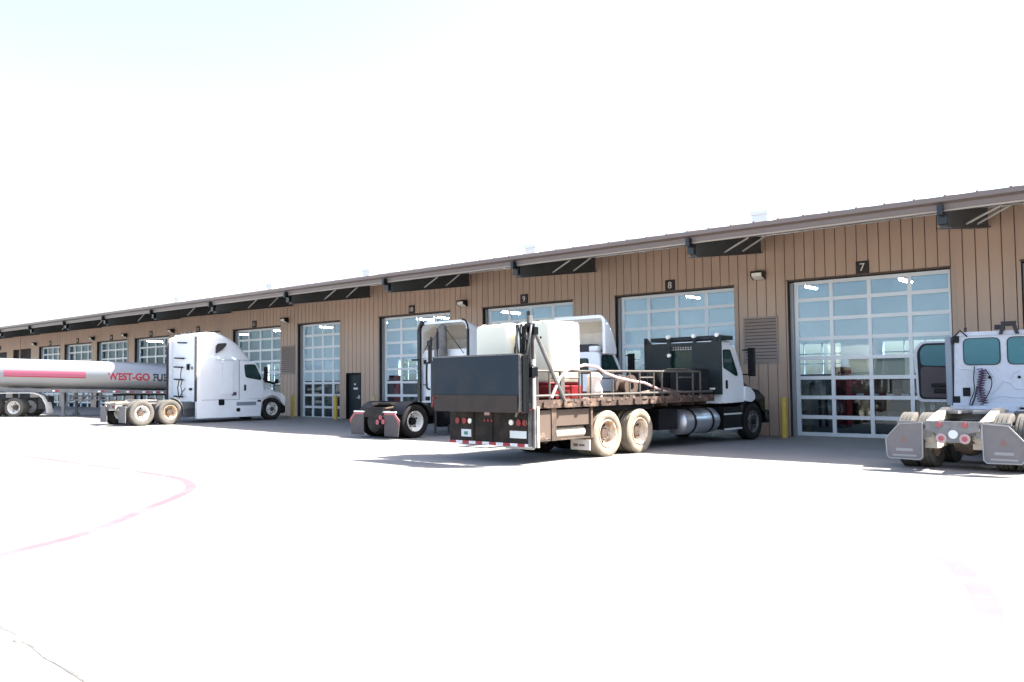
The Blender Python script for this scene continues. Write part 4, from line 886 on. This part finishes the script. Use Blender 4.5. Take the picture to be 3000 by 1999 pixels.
# ================================================================== black-edged single axle tractor
th = R(2.5); do = Vector((-18.40, -6.40, 0)) - Vector((math.cos(th), -math.sin(th), 0)) * 1.03
dc = thing('day_cab_tractor', 'white day cab tractor with black-edged hollow roof fairing and red-edged mudflaps', 'truck', do, 2.5)
chassis(dc, -0.75, 5.4, 0.62, 0.90, 0.43, 'frame', 7)
for s in (1, -1): wheel(dc, s * 0.90, -0.05, 'dual', 0.50, 'rimwhite', 'rubber', 'black')
axle(dc, -0.05, 0.5, 0.7)
for s in (1, -1): wheel(dc, s * 1.0, 4.55, 'front', 0.50, 'rimwhite', 'rubber')
for s in (1, -1):
    lo, hi = (0.50, 1.20)
    p = [(lo, 0.75), (hi - 0.24, 0.76), (hi, 0.54), (hi - 0.08, 0.08), (lo, 0.08)]
    f_ = part('mudflap', rear_slab([(s * a, b) for a, b in p], -0.80, -0.78), 'flapdark', dc)
    part('flap_edge', rear_slab([(s * a, b) for a, b in ((lo, 0.70), (lo, 0.75), (hi - 0.24, 0.76), (hi, 0.54), (hi - 0.05, 0.40), (hi - 0.10, 0.54), (hi - 0.28, 0.70))], -0.806, -0.80), 'pinkred', f_)
    part('flap_bracket', MB().box(s * 0.40, s * 1.0, -0.80, -0.74, 0.76, 0.80), 'tapewhite', dc)
    part('quarter_fender', MB().loft([[(xx, -0.05 + (0.56 + d) * math.cos(R(a)), 0.50 + (0.56 + d) * math.sin(R(a))) for xx, d in ((s * 0.45, 0), (s * 1.06, 0), (s * 1.06, 0.025), (s * 0.45, 0.025))] for a in range(15, 165, 12)]), 'black', dc)
part('air_tank', MB().lathe([(-0.78, 0), (-0.78, 0.20), (-0.74, 0.33), (-0.6, 0.40), (-0.35, 0.40), (-0.3, 0.3), (-0.3, 0)], (-0.06, 0, 0.50), 'y', 28), 'frame', dc)
part('rear_crossmember', MB().box(-0.46, 0.46, -0.80, -0.72, 0.62, 0.92), 'frame', dc)
for x, z, r_ in ((0.20, 0.48, 0.075), (0.47, 0.50, 0.075), (0.34, 0.62, 0.07)): ring(x, z, -0.80, r_, 'pinkred', dc)
part('fifth_wheel', MB().prism([(-0.45, -0.5), (-0.12, -0.75), (-0.06, -0.3), (0.06, -0.3), (0.12, -0.75), (0.45, -0.5), (0.45, 0.35), (-0.45, 0.35)], 'z', 0.98, 1.04).box(-0.4, 0.4, -0.15, 0.15, 0.88, 0.98), 'frame', dc)
part('frame_ramp', MB().prism([(-0.75, 0.9), (0.2, 1.02), (0.2, 0.92), (-0.75, 0.88)], 'x', -0.5, -0.4).prism([(-0.75, 0.9), (0.2, 1.02), (0.2, 0.92), (-0.75, 0.88)], 'x', 0.4, 0.5), 'rusty', dc)
cw = MB().loft([sec(2.06, 1.16, 1.12, 0.98, 2.70, .05, .15), sec(2.28, 1.14, 1.10, 0.98, 2.70, .05, .15), sec(3.35, 1.12, 1.06, 0.98, 2.72, .05, .15), sec(3.6, 1.1, 1.0, 0.98, 2.35, .05, .12), sec(3.95, 1.08, 0.95, 0.98, 1.80, .05, .12)])
dcb = part('cab', cw, 'white', dc)
part('hood', MB().loft([sec(3.9, 1.05, 0.85, 0.85, 1.78, .05, .25), sec(4.9, 0.98, 0.72, 0.75, 1.6, .05, .3), sec(5.35, 0.85, 0.6, 0.7, 1.3, .05, .2)]), 'white', dc)
part('bumper', MB().box(-1.1, 1.1, 5.3, 5.45, 0.35, 0.7), 'black', dc)
rear_window(dcb, [(-0.5, 1.85), (0.7, 1.85), (0.7, 2.4), (-0.5, 2.4)], 2.06, 'carglass')
# hollow roof fairing: an inverted U with a cream inside
def fairing(root, y0, y1, hw, zlo, zhi, r, thick, m_out, m_in, drop=0.7, cx=0.0, narrow=0.06):
    def loop(y, h, z, ins):
        a = [(-h + ins, zlo)] + [(x, q) for x, q in arc(-h + r, z - r, r - ins, 180, 90, 6)] + [(x, q) for x, q in arc(h - r, z - r, r - ins, 90, 0, 6)] + [(h - ins, zlo)]
        return [(cx + x, y, q) for x, q in a]
    ys = [y0, y0 + (y1 - y0) * 0.35, y0 + (y1 - y0) * 0.7, y1]; zs = [zhi, zhi - drop * 0.12, zhi - drop * 0.5, zhi - drop]
    secs = []
    for y, z, k in zip(ys, zs, (0, 1, 2, 3)):
        h = hw - narrow * k; o = loop(y, h, z, 0); i = loop(y, h, z, thick); secs.append(o + i[::-1])
    f = part('roof_fairing', MB().loft(secs), m_out, root, sharp=45)
    vs = [loop(y, hw - narrow * k, z, thick + 0.004) for y, z, k in ((ys[0] + 0.04, zs[0], 0), (ys[1], zs[1], 1), (ys[2], zs[2], 2))]
    b = MB(); b.loft(vs, caps=False); b.f = [q for q in b.f if True]
    n = len(vs[0]); b.add(vs[-1], [tuple(range(n))])
    part('fairing_lining', b, m_in, f); return f
ff = fairing(dc, 1.98, 3.5, 1.16, 2.45, 3.62, 0.28, 0.07, 'white', 'cream', 0.95)
for s in (1, -1):
    xi = 1.15 if s > 0 else 1.07
    part('side_extender', MB().box(s * xi, s * 1.215, 1.92, 2.0, 1.02, 3.32), 'blackgloss', dc, 0.01)
    rr_ = 0.03 if s > 0 else 0.075
    part('extender_top', MB().tube(smooth([(s * (1.215 - rr_), 1.96, 3.28), (s * (1.20 - rr_), 1.96, 3.42), (s * (1.10 - rr_), 1.96, 3.58), (s * 0.92, 1.96, 3.655 - rr_)]), rr_, 10), 'blackgloss', dc)
    side_window(dcb, [(2.65, 2.42), (3.2, 2.42), (3.5, 1.85), (2.68, 1.92)], s * 1.125, 'carglass')
    mirror(dc, s * 1.14, 3.7, 1.75, 2.5, 0.25)
    part('fender', slab([(4.0, 0.9)] + [(4.55 + 0.58 * math.cos(R(a)), 0.5 + 0.58 * math.sin(R(a))) for a in range(165, 15, -15)] + [(5.25, 0.7), (5.25, 1.1), (4.0, 1.3)], s * 0.8, s * 1.16), 'white', dc)
stk = MB().lathe([(1.0, 0.10), (1.0, 0.135), (3.42, 0.135), (3.52, 0.06), (3.52, 0)], (0.12, 1.86, 0), 'z', 20)
part('exhaust_stack', stk, 'steelgrey', dc)
part('hose_mast', MB().tube([(-0.18, 1.84, 1.0), (-0.18, 1.84, 3.12)], 0.06).tube([(-0.10, 1.80, 1.0), (-0.08, 1.80, 3.38)], 0.035), 'steelgrey', dc)
part('hose_mast', MB().tube([(-0.50, 1.84, 2.25), (-0.50, 1.84, 2.98)], 0.05).tube([(-0.40, 1.82, 2.25), (-0.38, 1.80, 3.12)], 0.03).box(-0.57, -0.42, 1.79, 1.89, 2.82, 3.0).box(-0.10, -0.02, 1.76, 1.82, 2.7, 3.25), 'trimgrey', dc)
part('stay_wire', MB().tube([(0.10, 1.98, 3.5), (-0.85, 1.95, 2.75)], 0.012, 6).tube([(0.14, 1.90, 3.45), (1.0, 1.95, 2.55)], 0.012, 6).tube([(-0.5, 1.9, 3.1), (-0.95, 1.95, 2.6)], 0.01, 6), 'rubber', dc)
part('rear_bracket', MB().box(-1.45, -1.0, 1.88, 1.92, 2.36, 2.42).box(-0.98, -0.90, 2.0, 2.07, 2.25, 2.38).box(-1.0, -0.85, 2.0, 2.07, 1.55, 1.58).box(-0.9, -0.75, 2.0, 2.07, 1.05, 1.18), 'black', dc)
part('mirror_frame', MB().tube(smooth([(-0.45, 1.8, 2.28), (-0.57, 1.8, 2.26), (-0.60, 1.8, 2.1), (-0.60, 1.8, 1.6), (-0.56, 1.8, 1.45), (-0.45, 1.8, 1.42)]), 0.035), 'blackgloss', dc)
part('fuel_tank', MB().lathe([(1.0, 0), (1.02, 0.28), (2.2, 0.28), (2.22, 0)], (0.85, 0, 0.55), 'y', 24).lathe([(1.0, 0), (1.02, 0.28), (2.2, 0.28), (2.22, 0)], (-0.85, 0, 0.55), 'y', 24), 'black', dc)
part('side_step', MB().box(0.9, 1.12, 2.3, 3.5, 0.35, 0.9).box(-1.12, -0.9, 2.3, 3.5, 0.35, 0.9).box(0.95, 1.0, 0.75, 0.8, 0.1, 0.9).box(1.0, 1.05, 1.25, 1.3, 0.1, 0.9), 'trimgrey', dc)

# ================================================================== white day cab behind the tanks
wc = thing('day_cab_tractor', 'white day cab tractor with open roof fairing, seen over the flatbed rail behind the tanks', 'truck', (-14.12, -4.50, 0), 0)
chassis(wc, -3.2, 2.8, 0.62, 0.90, 0.43, 'frame', 7)
for y in (-2.2,):
    for s in (1, -1): wheel(wc, s * 0.95, y, 'dual', 0.50, 'rimwhite', 'rubber')
    axle(wc, y, 0.5, 0.7)
for s in (1, -1): wheel(wc, s * 0.95, 2.2, 'front', 0.50, 'rimwhite', 'rubber')
wcb = part('cab', MB().loft([sec(0.0, 1.02, 0.97, 0.98, 2.44, .05, .16), sec(0.75, 1.02, 0.97, 0.98, 2.46, .05, .16), sec(0.95, 1.02, 0.95, 0.98, 2.30, .05, .14), sec(1.35, 1.0, 0.9, 0.98, 1.72, .05, .12)]), 'white', wc)
part('hood', MB().loft([sec(1.3, 0.98, 0.8, 0.85, 1.70, .05, .25), sec(2.3, 0.92, 0.7, 0.75, 1.5, .05, .3), sec(2.9, 0.8, 0.6, 0.7, 1.2, .05, .2)]), 'white', wc)
part('bumper', MB().box(-1.05, 1.05, 2.85, 3.0, 0.35, 0.7), 'black', wc)
fairing(wc, 0.05, 0.72, 0.92, 2.38, 3.45, 0.20, 0.09, 'white', 'cream', 0.75, cx=0.22, narrow=0.03)
part('roof_horn', MB().box(0.62, 0.9, -0.02, 0.25, 2.44, 2.6), 'white', wcb, 0.04)
part('roof_fitting', MB().box(0.2, 0.62, 0.1, 0.5, 2.45, 2.66), 'trimgrey', wcb, 0.03)
rear_window(wcb, [(-0.55, 1.93), (0.58, 1.93), (0.58, 2.26), (-0.55, 2.26)], 0.0, 'carglass')
for s in (1, -1):
    side_window(wcb, [(0.08, 2.32), (0.56, 2.32), (0.86, 1.92), (0.80, 1.84), (0.10, 1.86)], s * 1.015, 'carglass')
    mirror(wc, s * 1.0, 1.25, 1.7, 2.4, 0.18)
    part('fender', slab([(1.6, 0.9)] + [(2.2 + 0.58 * math.cos(R(a)), 0.5 + 0.58 * math.sin(R(a))) for a in range(165, 15, -15)] + [(2.85, 0.7), (2.85, 1.1), (1.5, 1.3)], s * 0.75, s * 1.08), 'white', wc)
    part('grab_rail', MB().tube([(s * 1.04, 0.05, 2.45), (s * 0.8, 0.35, 2.52)], 0.018), 'black', wcb)

# ================================================================== grey tractor at the right with its door open
gy = thing('grey_tractor', 'dusty grey day cab tractor seen from behind with its left door open', 'truck', (-3.71, -7.60, 0), 2)
chassis(gy, 0.05, 8.0, 0.60, 0.86, 0.40, 'framegrey', 9)
for y in (0.95, 2.2):
    for s in (1, -1): wheel(gy, s * 0.95, y, 'dual', 0.50, 'rimtan', 'tyredust')
    axle(gy, y, 0.5, 0.7, m='dusty')
for s in (1, -1): wheel(gy, s * 0.92, 6.6, 'front', 0.50, 'rimwhite', 'tyre')
for s in (1, -1):
    P = [(0.46, 0.86), (0.86, 0.83), (1.10, 0.56), (1.08, 0.24), (1.04, 0.20), (0.52, 0.19), (0.47, 0.24)]
    f_ = part('mudflap', rear_slab([(s * a, b) for a, b in P], -0.015, 0.005), 'flap', gy)
    edge = MB(); PP = [Vector((s * a, -0.02, b)) for a, b in P]
    for i in range(len(PP)):
        a, b = PP[i], PP[(i + 1) % len(PP)]; c = Vector((s * 0.78, -0.02, 0.52)); edge.tube([a * 0.97 + c * 0.03, b * 0.97 + c * 0.03], 0.012, 6)
    part('flap_edge', edge, 'flapline', f_)
    part('flap_emblem', rear_slab([(s * 0.78 - 0.06, 0.50), (s * 0.78 + 0.06, 0.50), (s * 0.78 + 0.03, 0.58), (s * 0.78, 0.62), (s * 0.78 - 0.03, 0.58)], -0.019, -0.015), 'flapred', f_)
    part('flap_bar', MB().box(s * 0.64, s * 0.92, -0.02, -0.015, 0.34, 0.39).box(s * 0.58, s * 0.98, -0.02, -0.015, 0.25, 0.28), 'flapline', f_)
    part('flap_bracket', MB().box(s * 0.38, s * 0.9, 0.005, 0.05, 0.82, 0.87), 'framegrey', gy)
    part('air_bag', MB().lathe([(0.50, 0.0), (0.50, 0.09), (0.56, 0.13), (0.70, 0.13), (0.76, 0.10), (0.76, 0)], (s * 0.39, 0.22, 0), 'z', 18), 'dusty', gy)
    part('bag_seat', MB().box(s * 0.28, s * 0.48, 0.15, 0.4, 0.40, 0.50).box(s * 0.33, s * 0.42, 0.2, 0.9, 0.40, 0.46), 'dusty', gy)
    part('frame_ramp', MB().prism([(0.3, 0.87), (1.25, 1.08), (1.42, 1.08), (1.42, 0.87)], 'x', s * 0.36, s * 0.50), 'dusty', gy)
ce = part('rear_crossmember', rear_slab([(-0.42, 0.88), (0.42, 0.88), (0.42, 0.72), (0.26, 0.68), (0.26, 0.52), (-0.26, 0.52), (-0.26, 0.68), (-0.42, 0.72)], 0.0, 0.05), 'framegrey', gy)
for x in (-0.20, 0.20): ring(x, 0.82, 0.0, 0.045, 'pinkred', ce, 'marker_light')
for x in (-0.17, 0.20):
    ring(x, 0.585, 0.0, 0.085, 'hosepink', ce, 'tail_light', 0.02); ring(x, 0.585, -0.02, 0.045, 'pinkred', ce, 'tail_light_core', 0.01)
ring(0.02, 0.66, 0.0, 0.075, 'plate', ce, 'reverse_light', 0.02)
part('differential', MB().lathe([(0.55, 0.0), (0.56, 0.10), (0.62, 0.18), (0.78, 0.23), (1.0, 0.23), (1.1, 0.1)], (0.06, 0, 0.47), 'y', 24), 'rusty', gy)
part('fifth_wheel', MB().prism([(-0.45, 1.1), (-0.12, 0.85), (-0.06, 1.3), (0.06, 1.3), (0.12, 0.85), (0.45, 1.1), (0.45, 1.95), (-0.45, 1.95)], 'z', 0.98, 1.03).box(-0.4, 0.4, 1.4, 1.7, 0.86, 0.98), 'framegrey', gy)
part('deck_plate', MB().box(-0.55, 0.65, 2.9, 3.55, 0.90, 0.98).box(-0.9, 0.3, 3.3, 3.6, 0.96, 1.05), 'greypaint', gy)
gcx = 0.06
gc = part('cab', MB().loft([sec(3.62, 0.98, 0.93, 1.04, 2.58, .04, .18, cx=gcx), sec(4.9, 1.0, 0.95, 1.04, 2.62, .04, .18, cx=gcx), sec(5.1, 1.0, 0.92, 1.04, 2.3, .04, .15, cx=gcx), sec(5.5, 0.98, 0.9, 1.04, 1.72, .04, .12, cx=gcx)]), 'greypaint', gy)
part('hood', MB().loft([sec(5.4, 0.95, 0.8, 0.9, 1.7, .05, .25, cx=gcx), sec(6.6, 0.9, 0.72, 0.8, 1.5, .05, .28, cx=gcx), sec(7.2, 0.8, 0.6, 0.7, 1.2, .05, .2, cx=gcx)]), 'greypaint', gy)
part('cab_sill', MB().box(-0.92, 1.04, 3.55, 3.62, 1.02, 1.10), 'greypaint', gc, 0.01)
rear_window(gc, [(-0.69, 1.90), (-0.04, 1.90), (-0.04, 2.43), (-0.69, 2.43)], 3.62, 'skyreflglass', 'trimgrey', 0.10)
rear_window(gc, [(0.12, 1.90), (0.77, 1.90), (0.77, 2.43), (0.12, 2.43)], 3.62, 'skyreflglass', 'trimgrey', 0.10)
rb_ = MB()
def ribline(pts): rb_.tube([(x, 3.618, z) for x, z in pts], 0.014, 6)
ribline([(-0.78, 1.80), (-0.60, 1.80), (-0.46, 1.72), (-0.40, 1.45), (-0.2, 1.30), (-0.08, 1.40), (0.0, 1.55), (0.14, 1.52), (0.22, 1.40), (0.6, 1.36)])
ribline([(-0.20, 1.18), (-0.05, 1.25), (0.3, 1.22), (0.7, 1.25)]); ribline([(-0.22, 1.74), (-0.16, 1.66), (-0.2, 1.55)]); ribline([(0.3, 1.76), (0.2, 1.72), (0.16, 1.60)])
ribline([(-0.80, 2.5), (0.9, 2.5)])
part('pressed_rib', rb_, 'greypaint', gc)
part('rear_vent', MB().box(-0.74, -0.60, 3.598, 3.62, 1.24, 1.42).box(0.42, 0.56, 3.598, 3.62, 1.44, 1.62).box(-0.93, -0.80, 3.598, 3.62, 1.10, 1.24).cyl((-0.23, 3.595, 1.63), (-0.23, 3.62, 1.63), 0.03, 12).cyl((0.30, 3.595, 1.63), (0.30, 3.62, 1.63), 0.03, 12), 'black', gc, 0.008)
part('rear_lamp', MB().box(-0.90, -0.78, 3.56, 3.62, 2.36, 2.50), 'black', gc, 0.01)
part('side_pillar', MB().box(-1.06, -0.94, 3.60, 3.78, 1.03, 2.50), 'seam', gc, 0.02)
for k, (mm, x0) in enumerate((('hosepurple', -0.40), ('hosepurple', -0.34), ('trimgrey', -0.37))):
    part('coil_hose', MB().tube([(x0 + 0.05 * math.cos(i * 0.9 + k * 2) + 0.03 * math.sin(i * 0.07 + k), 3.53 + 0.045 * math.sin(i * 0.9 + k * 2), 1.82 - i * 0.0072 - 0.02 * k) for i in range(100)], 0.0075, 5), mm, gc)
part('air_line', MB().tube(smooth([(-0.5, 3.58, 1.86), (-0.51, 3.54, 1.6), (-0.50, 3.5, 1.35), (-0.57, 3.48, 1.15), (-0.60, 3.5, 1.02)]), 0.010), 'rubber', gc)
part('air_line', MB().tube(smooth([(-0.30, 3.58, 1.8), (-0.18, 3.52, 1.58), (-0.20, 3.5, 1.38), (-0.34, 3.5, 1.12)]), 0.009), 'rubber', gc)
part('air_line', MB().tube(smooth([(-0.45, 3.55, 1.45), (-0.50, 3.5, 1.2), (-0.58, 3.5, 1.0)]), 0.018), 'navytext', gc)
part('hose_bracket', MB().prism([(-0.03, 2.50), (0.03, 2.50), (0.085, 2.66), (0.215, 2.66), (0.27, 2.50), (0.33, 2.50), (0.27, 2.74), (0.03, 2.74)], 'y', 3.56, 3.60).box(0.02, 0.28, 3.54, 3.64, 2.72, 2.76), 'trimgrey', gc)
part('roof_marker', MB().box(-0.18, -0.05, 3.9, 4.0, 2.62, 2.72).box(-0.70, -0.66, 3.68, 3.74, 2.5, 2.68).box(0.4, 0.5, 3.9, 4.0, 2.62, 2.69), 'trimgrey', gc)
part('cab_handrail', MB().tube([(-0.86, 3.60, 2.5), (-0.75, 3.58, 2.62), (-0.62, 3.6, 2.48)], 0.014), 'black', gc)
gdr = part('door', rear_slab(rpoly([(-2.08, 1.08), (-0.98, 1.08), (-0.98, 2.46), (-1.98, 2.48), (-2.12, 2.3)], 0.12), 5.05, 5.10), 'greypaint', gy)
part('door_seal', rear_slab(rpoly([(-2.03, 1.14), (-1.02, 1.14), (-1.02, 2.42), (-1.94, 2.43), (-2.06, 2.25)], 0.12), 5.035, 5.05), 'black', gdr)
part('door_trim', rear_slab(rpoly([(-1.98, 1.18), (-1.05, 1.18), (-1.05, 1.84), (-1.98, 1.90)], 0.1), 5.01, 5.036), 'doortrim', gdr)
part('pane', rear_slab(rpoly([(-1.97, 1.92), (-1.05, 1.88), (-1.05, 2.38), (-1.90, 2.38), (-1.99, 2.25)], 0.08), 5.02, 5.034), 'skyreflglass', gdr)
part('armrest', MB().box(-1.75, -1.1, 4.94, 5.01, 1.42, 1.50).box(-1.7, -1.3, 4.98, 5.01, 1.28, 1.38), 'black', gdr, 0.015)
for s in (1, -1):
    part('fender', slab([(6.0, 0.9)] + [(6.6 + 0.58 * math.cos(R(a)), 0.5 + 0.58 * math.sin(R(a))) for a in range(165, 15, -15)] + [(7.2, 0.7), (7.2, 1.1), (5.8, 1.35)], s * 0.75, s * 1.02), 'greypaint', gy)
    part('fuel_tank', MB().lathe([(3.6, 0), (3.62, 0.28), (5.0, 0.28), (5.02, 0)], (s * 0.78, 0, 0.62), 'y', 24), 'polished', gy)
part('door', slab(rpoly([(3.8, 1.08), (3.8, 2.5), (4.9, 2.5), (5.4, 1.7), (5.4, 1.1)], 0.08), gcx + 0.97, gcx + 1.02), 'greypaint', gy)
part('step', MB().box(-1.0, -0.6, 4.9, 5.7, 0.4, 0.9).box(0.7, 1.05, 4.9, 5.7, 0.4, 0.9), 'trimgrey', gy)
part('bumper', MB().box(-1.0, 1.1, 7.2, 7.35, 0.35, 0.7), 'black', gy)
